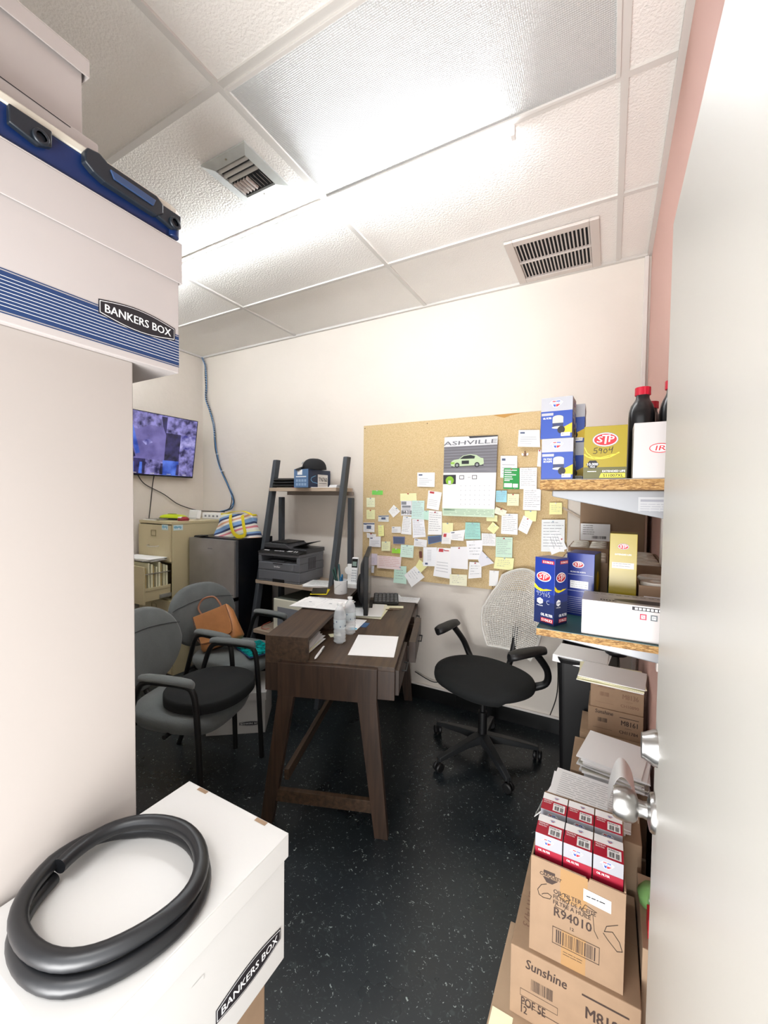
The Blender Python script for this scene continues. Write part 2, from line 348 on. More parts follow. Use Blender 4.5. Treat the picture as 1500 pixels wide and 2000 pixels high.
kn2 = B(); kn2.lathe([(.0001, 0), (.02, 0), (.012, .006), (.012, .010), (.0001, .010)], 24, FR((.138, .952, .886), (0, 1, 0), (0, 0, 1)))
dpart('door_knob', kn2, CHROME)
lp = B(); lp.box(.105, .985, .875, .127, .9865, .945); lp.box(.105, .985, .99, .127, .9865, 1.06); dpart('latch_plate', lp, STEEL)
hg = B()
for z in (.25, 1.05, 1.8): hg.lathe([(.0001, 0), (.007, 0), (.007, .09), (.0001, .09)], 12, TR(.092, .004, z))
dpart('hinge', hg, STEEL)
# ---------------------------------------------------------------- ceiling fixtures
tr = thing('ceiling_light', 'unlit recessed troffer with dusty prismatic lens above the desk', 'ceiling light', (GX[1]+.61, GY[1]+.305, ZC-.008))
b = B(); W, D = .598, .293
for a in ((-W, -D, -W+.014, D), (W-.014, -D, W, D), (-W+.014, -D, W-.014, -D+.014), (-W+.014, D-.014, W-.014, D)): b.box(a[0], a[1], -.006, a[2], a[3], .008)
b.obj('frame', GRID, tr, bevel=.0015)
B().box(-W+.012, -D+.012, .001, W-.012, D-.012, .005).obj('lens', LENS, tr)
tb = thing('led_tube_light', 'long lit white LED tube fixed under the ceiling grid', 'tube light', (-1.97, 1.625, ZC-.008))
B().box(-1.615, -.012, -.012, 1.615, .012, .002).obj('housing', GRID, tb, bevel=.002)
b = B(); b.sm = True
for sgn in (0,): b.loft([[(x, .0125*cos(a), -.022+.0125*sin(a)) for a in [2*PI*k/16 for k in range(16)]] for x in (-1.605, 1.605)])
b.obj('glowing_tube', TUBEM, tb)
for sx in (-1, 1): B().box(min(sx*1.605, sx*1.622), -.0145, -.036, max(sx*1.605, sx*1.622), .0145, .001).obj('end_cap', WHITE, tb, bevel=.003)
# supply diffuser
v1 = thing('ceiling_vent', 'small square metal air diffuser with curved blades near the unlit troffer', 'vent', (-1.436, 1.322, ZC+.003))
M1 = mat('vent_enamel', 'c4c8c5', .35, noise=(20, .05)); VD = mat('vent_dark', '2b2c2e', .6)
b = B(); s0, s1 = .130, .088
for k in range(4):
    q = [(-s0, -s0, -.006), (s0, -s0, -.006), (s1, -s1, -.012), (-s1, -s1, -.012)]
    c, s = [(1, 0), (0, 1), (-1, 0), (0, -1)][k]; b.f([b.v((x*c-y*s, x*s+y*c, z)) for x, y, z in q])
    q = [(-s0, -s0, 0), (s0, -s0, 0), (s0, -s0, -.006), (-s0, -s0, -.006)]; b.f([b.v((x*c-y*s, x*s+y*c, z)) for x, y, z in q])
    q = [(-s1, -s1, -.012), (s1, -s1, -.012), (s1, -s1, 0), (-s1, -s1, 0)]; b.f([b.v((x*c-y*s, x*s+y*c, z)) for x, y, z in q])
b.obj('frame', M1, v1); B().box(-s1, -s1, -.001, s1, s1, .0).obj('duct_opening', VD, v1)
for k in range(3):
    b = B(); y = -.075+.028*k; b.bar((-s1, y, -.009), (s1, y, -.009), .016, .0012, up=(0, sin(.9), cos(.9))); b.obj('blade', CHROME, v1)
for k in range(9):
    b = B(); x = -.076+.019*k; t = .9 if k > 4 else -.9
    b.bar((x, .0, -.009), (x, .07, -.009), .014, .0012, up=(sin(t), 0, cos(t))); b.obj('blade', CHROME, v1)
b = B(); b.obj('screw', STEEL, v1) if False else None; b.lathe([(.0001, -.0125), (.004, -.0125), (.004, -.009)], 10, TR(0, -.109, 0)); b.obj('screw', STEEL, v1); b = B(); b.lathe([(.0001, -.0125), (.004, -.0125), (.004, -.009)], 10, TR(0, .109, 0)); b.obj('screw', STEEL, v1)
# return grille
v2 = thing('ceiling_vent', 'large off-white return air grille with dark slots beside the back wall', 'vent', (-.315, 2.553, ZC+.002))
b = B(); G = mat('grille_enamel', 'cfc6bf', .5); w2, d2 = .233, .233
for a in ((-w2, -d2, -w2+.045, d2), (w2-.045, -d2, w2, d2), (-w2+.045, -d2, w2-.045, -d2+.045), (-w2+.045, d2-.045, w2-.045, d2)): b.box(a[0], a[1], -.016, a[2], a[3], 0)
b.obj('frame', G, v2, bevel=.003)
B().box(-w2+.045, -d2+.045, -.002, w2-.045, d2-.045, 0).obj('duct_opening', mat('duct_black', '0c0c10', .9), v2)
B().box(-w2+.045, -.004, -.016, w2-.045, .004, -.002).obj('centre_bar', G, v2)
for k in range(20):
    b = B(); x = -w2+.052+.0142*1.345*k*1.0
    if x > w2-.05: break
    for y0, y1 in ((-d2+.045, -.004), (.004, d2-.045)): b.bar((x, y0, -.009), (x, y1, -.009), .010, .0015, up=(sin(.6), 0, cos(.6)))
    b.obj('slat', G, v2)
# ---------------------------------------------------------------- tall beige cabinet on the left, boxes on and before it
lk = thing('tall_cabinet', 'tall plain beige cabinet at the left carrying stacked storage boxes', 'cabinet', (-1.135, .29, 0))
B().box(-.215, -.24, .0, .200, .24, 1.79).obj('body', LOCKER, lk, bevel=.002)
B().box(.200, -.24, .06, .213, .24, 1.79).obj('door_panel', LOCKER, lk, bevel=.002)
def bankers(name, label, loc, rz, w, d, h, lidh, mats, stripes, logo_side, group=None, lo=.006, lidz=None, ears=False, logo=(.09, .06, .17, .042)):
    """w along x, d along y; lid overlaps the body"""
    t = thing(name, label, 'storage box', loc, rz, group)
    b = B(); b.box(-w/2, -d/2, 0, w/2, d/2, h-.004); F = right(w/2, -d/2, 0)
    if stripes:
        b.rect(F, 0, .018, d, .085, 1, .0005)
        for k in range(9): b.rect(F, 0, .026+.0062*k, d, .0270+.0062*k, 2, .0008)
        b.rect(F, 0, .014, d, .016, 1, .0006); b.rect(F, 0, .087, d, .089, 1, .0006)
    if ears:
        b.rect(F, d*.44, .165, d*.5, .175, 2, .0006)
    b.obj('box_body', [mats[0], NAVY, mats[1], GREYI], t, bevel=.0015)
    b = B(); W, D = w/2+lo, d/2+lo
    b.box(-W, -D, h-.003, W, D, h); b.box(W-.003, -D, h-lidh, W, D, h-.003); b.box(-W, -D, h-lidh, -W+.003, D, h-.003); b.box(-W+.003, D-.003, h-lidh, W-.003, D, h-.003); b.box(-W+.003, -D, h-lidh, W-.003, -D+.003, h-.003)
    if ears:
        for x in (-.105, .09): b.rect(top(0, 0, h), x-.016, D-.012, x+.016, D-.002, 1, .0006)
    b.obj('lid', [mats[0], CARD], t, bevel=.0012)
    if logo_side:
        F = right(w/2, -d/2, 0) if logo_side == 'x' else front(-w/2, -d/2, 0)
        x0, z0, lw, lh = logo; b = B()
        def band(g, mi, l):
            n = 12; up = [(x0+g+(lw-2*g)*k/n, z0+lh*.78-g+lh*.22*sin(PI*k/n)) for k in range(n+1)]; dn = [(x0+g+(lw-2*g)*k/n, z0+g+lh*.22*(1-sin(PI*k/n))-lh*.0) for k in range(n+1)]
            b.poly(F, up+dn[::-1], mi, l)
        band(0, 0, .001); band(.0022, 1, .0013); band(.0034, 0, .0016)
        b.text(F, x0+lw/2, z0+lh*.34, 'BANKERS BOX', lh*.34, 1, .002, w=lw*.86, al='c'); b.obj('printed_logo', [INK, WHI], t)
    return t
bankers('storage_box', 'white lidded file box with blue pinstripe band on the tall cabinet', (-1.065, .428, 1.79), 0, .32, .40, .302, .093, (BOXW, WHI), True, 'x', 'file storage boxes', logo=(.225, .062, .165, .05))
# blue latching tote squeezed between the file boxes
tt = thing('storage_tote', 'shallow blue plastic tote with dark latches under a cream lid', 'tote', (-1.07, .425, 2.092))
TB = mat('tote_blue', '142853', .3, trans=.0); TK = mat('tote_latch_dark', '1c232b', .35); TC = mat('tote_lid_cream', 'd9d4c6', .45)
b = B(); b.loft([[(x, y, z) for x, y in rrect(w_, d_, .04)] for z, w_, d_ in ((0, .33, .405), (.006, .335, .41), (.05, .345, .425), (.053, .35, .43))])
for sy in (-.19, .19): b.lathe([(.0001, .006), (.012, .006), (.014, .05), (.0001, .05)], 12, TR(.165, sy, 0))
b.obj('tub', TB, tt, bevel=.001)
b = B(); b.loft([[(x, y, z) for x, y in rrect(w_, d_, .042)] for z, w_, d_ in ((.0535, .356, .436), (.068, .356, .436), (.074, .34, .42))]); b.obj('lid', TC, tt, bevel=.002)
b = B(); b.prism([(-.005, .052), (.0, .062), (.02, .066), (.035, .058), (.135, .058), (.15, .048), (.15, .028), (.135, .016), (.03, .018), (.01, .024), (-.005, .034)], 0, .017, right(.175, 0, 0)); b.obj('latch_handle', TK, tt, bevel=.003)
b = B(); b.prism([(.038, .046), (.13, .044), (.125, .030), (.045, .032)], 0, .004, right(.192, 0, 0)); b.obj('latch_recess', mat('tote_latch_blue', '34496d', .3), tt, bevel=.001)
for y in (-.085, .165):
    b = B(); b.prism([(-.03, .05), (.03, .05), (.03, .022), (.01, .012), (-.03, .02)], 0, .012, right(.176, y, 0)); b.lathe([(.008, 0), (.013, 0), (.013, .006), (.008, .006)], 14, right(.188, y+.012, .025), cap=False); b.obj('side_latch', TK, tt, bevel=.002)
c1 = thing('flat_carton', 'flat white carton lying on the blue tote below the top box', 'box', (-1.07, .255, 2.168))
b = B(); b.box(-.15, -.20, 0, .15, .21, .036); b.stroke(right(.15, -.2, 0), [(.2, .036), (.36, .031)], .002, 1, .0006); b.obj('carton_body', [BOXW, INK], c1, bevel=.003)
t = bankers('storage_box', 'topmost scuffed white file box near the ceiling at the left', (-1.12, .26, 2.206), 0, .32, .39, .175, .035, (BOXW, WHI), False, None, 'file storage boxes', lo=.010)
# near box with the coil, on a cardboard carton
bankers('storage_box', 'white lidded file box in front of the tall cabinet holding the coiled hose', (-.7505, .452, .502), 0, .317, .402, .276, .052, (BOXN, BOXN), False, 'x', 'file storage boxes', ears=True, logo=(.225, .045, .165, .045))
cb = thing('carton', 'brown cardboard carton under the near white file box', 'box', (-.76, .44, 0))
b = B(); b.box(-.155, -.18, 0, .145, .18, .5); b.obj('carton_body', CARD, cb, bevel=.003)
b = B(); b.box(-.155, -.03, .4998, .1465, .03, .5012); b.box(.145, -.03, .42, .1465, .03, .4998); b.obj('tape', TAPE, cb)
# coil of black hose
b = B(); zc = .778+.0138; P = []
def hp(k, rx, ry, cx=-.752, cy=.405, ph=0, a=R(38)):
    x = rx*cos(k); y = ry*sin(k); return cx+x, cy+y
P1 = []
for k in range(0, 97):
    t = k/96*4*PI+PI*1.1; turn = k/96
    rx = .150-.016*turn+.006*sin(3*t); ry = .140+.004*cos(2*t)-.012*turn
    x, y = hp(t, rx, ry, cx=-.750+.006*sin(t*.5), cy=.398)
    z = zc-.0005+(.0 if turn < .42 else .027)
    if .42 <= turn < .5: z = zc+.027*(turn-.42)/.08
    P1.append((x, y, z))
b.tube(P1, .0135, 16); b.obj('coiled_hose', RUBBER, label='thick black rubber hose coiled on the near white file box', cat='hose', sharp=1.2)
# ================================================================ walnut desk
DX, DY, DR = -.805, 1.581, R(20)
DM = MX.Translation((DX, DY, 0)) @ Euler((0, 0, DR)).to_matrix().to_4x4()
def DW(u, v, z=.762): p = DM @ V((-u, v, z)); return (p.x, p.y, p.z)
dk = thing('desk', 'dark walnut writing desk with slanted legs and raised side shelf', 'desk', (DX, DY, 0), DR)
L = 1.235
B().box(-.6, 0, .74, 0, L, .76).obj('desktop', WALNUT, dk, bevel=.0015)
b = B(); b.box(-.6, 0, .612, 0, .018, .74); b.box(-.6, L-.018, .612, 0, L, .74); b.box(-.6, .018, .612, -.582, L-.018, .74); b.box(-.582, .018, .612, -.02, L-.018, .622)
b.obj('apron', WALNUTV, dk, bevel=.001)
for y0, n in ((-.024, 'near'), (L, 'far')):
    y1 = y0+.024
    B().box(-.53, y0, .602, -.075, y1, .752).obj('end_rail', WALNUTV, dk, bevel=.001)
    for tx0, tx1, bx0, bx1 in ((-.53, -.455, -.612, -.556), (-.16, -.075, -.078, -.018)):
        b = B(); b.loft([[(bx0, y0, 0), (bx1, y0, 0), (bx1, y1+.012, 0), (bx0, y1+.012, 0)], [(tx0, y0, .602), (tx1, y0, .602), (tx1, y1+.012, .602), (tx0, y1+.012, .602)]])
        b.obj('leg', WALNUTV, dk, bevel=.0015)
    B().box(-.578, y0+.004, .108, -.052, y1+.004, .163).obj('crossbar', WALNUT, dk, bevel=.001)
b = B(); b.bar((-.50, .012, .215), (-.50, L, .215), .022, .05); b.obj('stretcher', WALNUT, dk, bevel=.001)
for y0, y1, pull in ((.03, .40, 0), (.41, .86, .045), (.87, 1.21, .0)):
    b = B(); b.box(-.02+pull, y0, .622, pull-.002+.018, y1, .735); b.box(-.45+pull, y0+.02, .63, -.02+pull, y0+.03, .70); b.box(-.45+pull, y1-.03, .63, -.02+pull, y1-.02, .70); b.box(-.45+pull, y0+.03, .628, -.02+pull, y1-.03, .632)
    d = b.obj('drawer', WALNUTV, dk, bevel=.001)
    k = B(); k.tube([(pull+.016, (y0+y1)/2-.05, .68), (pull+.034, (y0+y1)/2-.05, .68), (pull+.034, (y0+y1)/2+.05, .68), (pull+.016, (y0+y1)/2+.05, .68)], .004, 8)
    k.obj('handle', BLACK, d)
b = B()
b.box(-.6, 0, .846, -.396, L, .866); b.box(-.6, 0, .7605, -.396, .018, .846); b.box(-.6, L-.018, .7605, -.396, L, .846); b.box(-.6, .018, .7605, -.585, L-.018, .846); b.box(-.585, .45, .7605, -.396, .465, .846); b.box(-.585, .85, .7605, -.396, .865, .846)
b.obj('raised_shelf', WALNUT, dk, bevel=.001)

def flatsheet(b, u0, v0, w, d, ang, z, th=.0006, mi=0):
    """sheet with its lower right corner near (u0,v0) in desk space"""
    M = DM @ MX.Translation((-u0, v0, z)) @ Euler((0, 0, ang)).to_matrix().to_4x4()
    b.box(0, 0, 0, w, d, th, mi, M); return M
def sheet(name, label, cat, u0, v0, w, d, ang, z=.7603, n=0, mats=None, th=.0008, seed=1, group=None, prn=None):
    b = B(); M = flatsheet(b, u0, v0, w, d, ang, z, th); F = M @ MX.Translation((0, 0, th))
    if n: lines(b, F, w*.08, d*.08, w*.92, d*.92, n, 1, min(.0022, d/n*.35), seed)
    if prn: prn(b, F)
    return b.obj(name, mats or [PAPER, GREYI, NAVY, REDI], label=label, cat=cat, group=group)
sheet('paper_sheet', 'blank white sheet lying alone on the near end of the desk', 'paper', .236, .102, .218, .29, R(2.5))
sheet('envelope', 'white paper with bright cyan corner behind the water bottles', 'paper', .36, .47, .085, .20, R(-6), .7605, mats=[PAPER, GREYI, mat('print_cyan', '2fb4dc', .5), REDI], prn=lambda b, F: b.ell(F, .06, .02, .022, .018, 2, .0004))
sheet('business_card', 'small dark blue card on the desk before the monitor', 'card', .285, .525, .052, .088, R(-6), .7603, mats=[mat('card_blue', '2a4f7c', .4), mat('card_text', '7fb0dd', .5)], n=5)
# stack of papers under the monitor
b = B(); rd = random.Random(3)
for k in range(9): flatsheet(b, .385-rd.uniform(-.008, .008), .70+rd.uniform(-.01, .01), .21, .29, R(rd.uniform(-4, 4)), .7605+.0016*k, .0013, k % 3 == 1)
b.obj('paper_stack', [PAPER, CREAM], label='messy stack of white papers under the monitor foot', cat='papers')
# sheets spread at the far end and cream folder
sheet('paper_sheet', 'white sheet overhanging the far right corner of the desk', 'paper', .19, 1.14, .21, .15, R(-4), .7625, n=8, seed=4)
sheet('paper_sheet', 'white sheet with a yellow one under it at the desk\'s far end behind the keyboard', 'paper', .29, 1.17, .20, .13, R(18), .7612, n=5, seed=5)
sheet('note_paper', 'pale yellow paper strip in front of the keyboard', 'paper', .235, .955, .17, .055, R(6), .7605, mats=[CREAM, GREYI])
# keyboard / desk phone pad
kb = thing('keyboard', 'tilted black keyboard standing behind the monitor on the desk', 'keyboard', DW(.20, 1.09, .776), DR+R(8), rx=R(12))
B().box(-.09, -.075, .006, .085, .08, .022).obj('case', BLACK, kb, bevel=.004)
b = B()
for i in range(6):
    for j in range(5): b.box(-.082+i*.0275, -.068+j*.0285, .0225, -.082+i*.0275+.0225, -.068+j*.0285+.0225, .030)
b.obj('keys', mat('key_caps_grey', '55575a', .4), kb, bevel=.002)
B().box(-.07, .06, -.022, .06, .072, .006).obj('foot', BLACK, kb)
def pen(name, label, a, b_, r, mats, group=None):
    p0 = V(a); p1 = V(b_); d = (p1-p0); Lp = d.length; t = thing(name, label, 'pen', a, 0, group); t.rotation_euler = V((0, 0, 1)).rotation_difference(d).to_euler()
    q = B(); q.lathe([(.0006, 0), (.0012, .004), (r*.8, .012), (r, .03), (r, Lp*.93), (r*.8, Lp)], 12); q.obj('barrel', mats[0], t)
    q = B(); q.box(r*.9, -.0015, Lp*.62, r*.9+.0015, .0015, Lp*.95); q.obj('clip', mats[1], t)
pen('pen', 'white ballpoint pen beside the raised desk shelf', DW(.368, .012, .7665), DW(.372, .165, .7675), .0062, (WHI, INK))
pen('pen', 'brown and silver pen lying across the middle of the desk', DW(.215, .880, .7645), DW(.08, .945, .7645), .0045, (mat('pen_bronze', '8d8069', .3, .6), STEEL))
# papers stuffed into the near pigeonhole
b = B(); rd = random.Random(9)
for k in range(10): flatsheet(b, .585, .03+rd.uniform(0, .03), .15+rd.uniform(0, .03), .22+rd.uniform(-.02, .05), R(rd.uniform(-6, 3)), .762+.006*k, .0016, k % 4 == 2)
b.obj('paper_stack', [PAPER, CREAM], label='loose papers stuffed in the near opening of the desk shelf', cat='papers')
sheet('sticky_note', 'pale yellow sticky note leaning out of the desk shelf opening', 'note', .385, .325, .06, .05, R(30), .7605, mats=[CREAM, GREYI])
# monitor seen edge-on
mo = thing('monitor', 'black computer monitor seen edge-on on the desk', 'monitor', DW(.305, .97, .776), DR+R(90+8.5))
b = B(); b.box(-.275, -.008, .0, .275, .020, .365); b.obj('bezel', BLACK, mo, bevel=.003)
b = B(); b.loft([[(x, y, z) for x, z in pts] for y, pts in ((.020, rrect(.52, .33, .03, cx=0, cy=.182)), (.045, rrect(.40, .24, .04, cx=0, cy=.182)))]); b.obj('back_shell', mat('monitor_back', '2a2c2f', .4), mo, bevel=.002)
B().box(-.262, -.0088, .018, .262, -.0078, .352).obj('screen', mat('screen_grey', '6d6c6a', .25), mo)
b = B(); b.tube(curve([(0, .042, .20), (0, .060, .19), (0, .070, .12), (0, .058, .03), (0, .05, .004)], 6), [.012]*24+[.013], 10); b.obj('stand_arm', BLACK, mo)
b = B(); b.prism([(-.09, -.03), (.09, -.03), (.075, .10), (-.075, .10)], -.0005, .008); b.obj('stand_foot', BLACK, mo, bevel=.003)
# water bottles
def bottle(label, u, v, h, r, group):
    t = thing('water_bottle', label, 'bottle', DW(u, v, .7605), 0, group)
    b = B(); pr = [(.0001, .003), (r*.75, 0), (r, .008)]
    for k in range(7):
        z = .014+k*h*.075; pr += [(r, z), (r*.93, z+h*.03), (r, z+h*.06)]
    pr += [(r, h*.66), (r*.98, h*.70), (r*.8, h*.80), (r*.45, h*.90), (r*.38, h*.925), (r*.38, h*.96)]
    b.lathe(pr, 28, cap=False); b.obj('bottle_body', CLEAR, t)
    b = B(); b.lathe([(r*.92, .010), (r*.92, h*.30), (.0001, h*.30)], 24); b.obj('water', WATER, t) if v < .3 else b.bm.free()
    b = B(); b.lathe([(r*1.005, h*.38), (r*1.005, h*.60)], 28, cap=False)
    for k in range(10): a = k*.6; b.box(-.0003, -.002, h*.42+(k % 3)*.012, .0006, .002, h*.45+(k % 3)*.012, 1, MX.Rotation(a, 4, 'Z') @ MX.Translation((r*1.008, 0, 0)))
    b.obj('bottle_label', [mat('bottle_label_film', 'dce9ee', .3, alpha=.55), NAVY], t)
    b = B(); b.lathe([(.0001, h), (r*.42, h), (r*.42, h*.955), (.0001, h*.955)], 20); b.obj('cap', WHI, t)
bottle('clear plastic water bottle nearest the sheet on the desk', .318, .262, .205, .032, None)
bottle('second clear water bottle just behind the nearest one', .300, .405, .20, .032, None)
# on the raised shelf
b = B(); rd = random.Random(5)
for k in range(4): flatsheet(b, .655+.006*k, .50-.01*k, .30, .215, R(rd.uniform(-12, -6)), .8665+.0022*k, .0018, [0, 2, 0, 0][k])
M = flatsheet(b, .665, .47, .30, .235, R(-8), .8760, .0016); F = M @ MX.Translation((0, 0, .0016))
for (x0, y0, x1, y1) in ((.02, .12, .13, .20), (.15, .02, .28, .10), (.15, .12, .28, .20)):
    for q in ((x0, y0, x1, y0+.001), (x0, y1, x1, y1+.001), (x0, y0, x0+.001, y1), (x1, y0, x1+.001, y1)): b.rect(F, *q, 1)
lines(b, F, .02, .02, .13, .10, 6, 1, .0014, 3); lines(b, F, .16, .03, .27, .09, 4, 1, .0014, 4); lines(b, F, .02, .205, .2, .23, 2, 3, .003, 5)
for x in (.06, .19, .24): b.rect(F, x, .11, x+.018, .117, 3)
b.obj('document_stack', [PAPER, GREYI, mat('pink_paper', 'e3cfd2', .7), NAVY], label='stack of white printed forms on top of the raised desk shelf', cat='papers')
cu = thing('pen_cup', 'white paper-wrapped cup of pens on the raised desk shelf', 'cup', DW(.475, .875, .8665))
b = B(); b.lathe([(.0001, 0), (.043, 0), (.046, .088), (.042, .088), (.040, .006), (.0001, .006)], 28)
for k in range(8): b.box(.0, -.006, .02+.008*(k % 7), .0006, .008, .021+.008*(k % 7), 1, MX.Rotation(-2.4+k*.22, 4, 'Z') @ MX.Translation((.0455, 0, 0)))
b.obj('cup_body', [PAPER, GREYI], cu)
for k, (dx, dy, c, tip) in enumerate(((-.02, .0, '1f4e46', .1), (-.012, .012, '23555a', .12), (.0, .01, '2a7fb4', .055), (.005, -.012, '2a6fa4', .045), (-.022, -.012, '20443c', .09))):
    x, y, z = DW(.475, .875, .875); pen('pen', ['dark green marker leaning furthest left in the white cup', 'teal marker beside the green ones in the white cup', 'bright blue pen in the white cup', 'shorter blue pen at the front of the white cup', 'second dark green marker at the cup\'s left rim'][k], (x+dx*.5, y+dy, z), (x+dx*2.6, y+dy*1.5, z+.06+tip), .006, (mat('pen'+c, c, .35), BLACK))
bd = B(); M = flatsheet(bd, .655, .80, .10, .15, R(14), .8665, .010, 0); M2 = flatsheet(bd, .66, .79, .11, .16, R(8), .8663, .003, 1); 
bd.obj('leather_wallet', [mat('wallet_black', '2a261a', .35), YEL], label='black and yellow folded pouch beside the pen cup', cat='pouch', bevel=.002)
# cordless phone
ph = thing('cordless_phone', 'white cordless phone upright in its charging base', 'telephone', DW(.44, 1.07, .8665), R(14))
b = B(); b.prism(rrect(.09, .075, .012), 0, .03); b.box(-.045, .012, .03, -.012, .03, .16); b.lathe([(.0001, 0), (.03, 0), (.03, .002)], 20, TR(-.034, .0115, .115, 0, R(90))); b.obj('charging_base', [WHI], ph, bevel=.004)
b = B(TR(.008, 0, .02, 0, R(-12))); b.loft([[(x, y, z) for x, y in rrect(w_, .024, .008)] for z, w_ in ((0, .044), (.06, .046), (.12, .05), (.185, .048), (.192, .04))]); h = b.obj('handset', WHI, ph, bevel=.002)
b = B(TR(.008, 0, .02, 0, R(-12))); b.box(-.021, -.0135, .118, .021, -.012, .180); b.obj('display_panel', BLACKG, ph)
b = B(TR(.008, 0, .02, 0, R(-12))); b.box(-.015, -.0142, .128, .015, -.0136, .160); b.obj('display', GLASSY, ph)
b = B(TR(.008, 0, .02, 0, R(-12)))
for i in range(3):
    for j in range(5): b.box(-.017+i*.0125, -.014, .02+j*.018, -.017+i*.0125+.009, -.012, .02+j*.018+.010)
b.obj('keypad', mat('keypad_grey', 'b8bcc0', .5), ph)
# ================================================================ guest chairs
def smoothbox(b, fn, nu, nv):
    rows = [[b.v(fn(i/nu, j/nv)) for i in range(nu)] for j in range(nv+1)]
    for a, c in zip(rows, rows[1:]):
        for i in range(nu): b.f([a[i], a[(i+1) % nu], c[(i+1) % nu], c[i]])
    b.f(rows[0][::-1]); b.f(rows[-1])
def guest_chair(label, loc, rz, group, backw=.28, backtop=.88):
    t = thing('guest_chair', label, 'chair', loc, rz, group)
    b = B(); b.sm = True                                       # seat: rounded pad, waterfall front
    prof = [(.80, .385), (.95, .390), (1, .42), (.985, .447), (.93, .462), (.5, .468)]
    out = []
    for k, z in prof:
        ring = []
        for i in range(40):
            a = 2*PI*i/40; e = 3.2; c, s = cos(a), sin(a)
            x = .25*k*math.copysign(abs(c)**(2/e), c); y = (.245+.02*c)*k*math.copysign(abs(s)**(2/e), s)
            ring.append((x+.01, y, z-.02*max(0, x-.15)/.1*(k > .9)))
        out.append(ring)
    b.loft(out); b.obj('seat', FABRIC, t, sharp=1.2)
    b = B(); b.sm = True                                       # back: egg-shaped upholstered shell
    n = 40
    def outline(k, off):
        r = []
        for i in range(n):
            a = 2*PI*i/n; s = sin(a); c = cos(a); y = backw*k*math.copysign(abs(c)**(2/2.6), c)
            zz = s; z = (.655+(.22 if zz > 0 else .20)*k*math.copysign(abs(zz)**(2/2.4), zz)); y *= (1-.20*max(0, -zz)-.06*max(0, zz))
            x = -.255-(z-.5)*.20+off-.030*(1-(y/backw)**2)+.0
            r.append((x, y, z*1.0+(backtop-.875)))
        return r
    b.loft([outline(.80, -.030), outline(.96, -.026), outline(1, -.008), outline(.985, .012), outline(.93, .024), outline(.6, .034), outline(.25, .040)])
    b.obj('backrest', FABRIC, t, sharp=1.2)
    b = B(); pts = []
    for i in range(13):
        y = -backw*.93+2*backw*.93*i/12; z = .735+.035*(1-(y/backw)**2); pts.append((-.255-(z-.5)*.20-.030*(1-(y/backw)**2)+.0335+(.003 if abs(y) < .2 else -.006), y, z+(backtop-.875)))
    b.tube(pts, .0018, 6); b.obj('back_seam', mat('seam_thread', '34383a', .9), t)
    for s in (-1, 1):
        y = s*.262
        b = B(); b.tube(curve([(.262, y*1.01, 0), (.250, y, .25), (.235, y, .50), (.215, y, .615), (.165, y, .640), (.05, y, .640), (-.03, y, .636), (-.075, y, .60), (-.12, y, .48), (-.2, y, .24), (-.29, y, 0)], 6), .014, 12); b.obj('leg_frame', BLACK, t)
        b = B(); b.sm = True; b.loft([[(x, y+w*cos(a)*.027, .650+hh+.020*sin(a)*(1.0 if sin(a) > 0 else .5)) for a in [2*PI*k/14 for k in range(14)]] for x, w, hh in ((-.072, .35, -.008), (-.062, .8, -.002), (-.03, 1, .004), (.06, 1.06, .006), (.14, 1.06, .005), (.195, .95, .001), (.215, .6, -.006), (.22, .2, -.012))]); b.obj('armrest', FABRIC, t, sharp=1.2)
    b = B(); b.tube([(.06, -.26, .385), (.06, .26, .385)], .011, 10); b.tube([(-.14, -.26, .40), (-.14, .26, .40)], .011, 10); b.obj('seat_support', BLACK, t)
    b = B(); b.tube(curve([(-.14, 0, .40), (-.25, 0, .42), (-.30, 0, .50), (-.32, 0, .62)], 5), .014, 10); b.obj('back_support', BLACK, t)
    return t
G1 = 'grey guest armchairs facing the desk'
ch1 = guest_chair('grey fabric armchair nearest the camera, holding a black seat cushion', (-1.90, 1.378, 0), R(16), G1)
ch2 = dup(ch1, (-2.20, 1.935, 0), R(4), 'grey fabric armchair by the fridge, holding a tan leather handbag', G1)
# loose black cushion on the near chair
cs = B(TR(-1.855, 1.408, .4695, R(16))); cs.sm = True; out = []
for k, z in ((.93, 0), (1, .005), (1.005, .03), (1, .050), (.965, .056), (.5, .058)):
    out.append([(.055+.205*k*(abs(cos(a))**.85)*math.copysign(1, cos(a)), .225*k*(abs(sin(a))**.85)*math.copysign(1, sin(a))*(1 if cos(a) > 0 else 1+.06*cos(a)), z) for a in [2*PI*i/44 for i in range(44)]])
cs.loft(out); cs.obj('seat_cushion', BFABRIC, label='loose black foam cushion on the nearest grey armchair', cat='cushion', sharp=.9)
# white floor box under the chairs
bankers('storage_box', 'white lidded file box on the floor under the grey armchairs', (-2.125, 1.915, 0), R(-53), .32, .36, .262, .05, (BOXN, BOXN), False, 'x', 'file storage boxes', logo=(.20, .05, .14, .03))
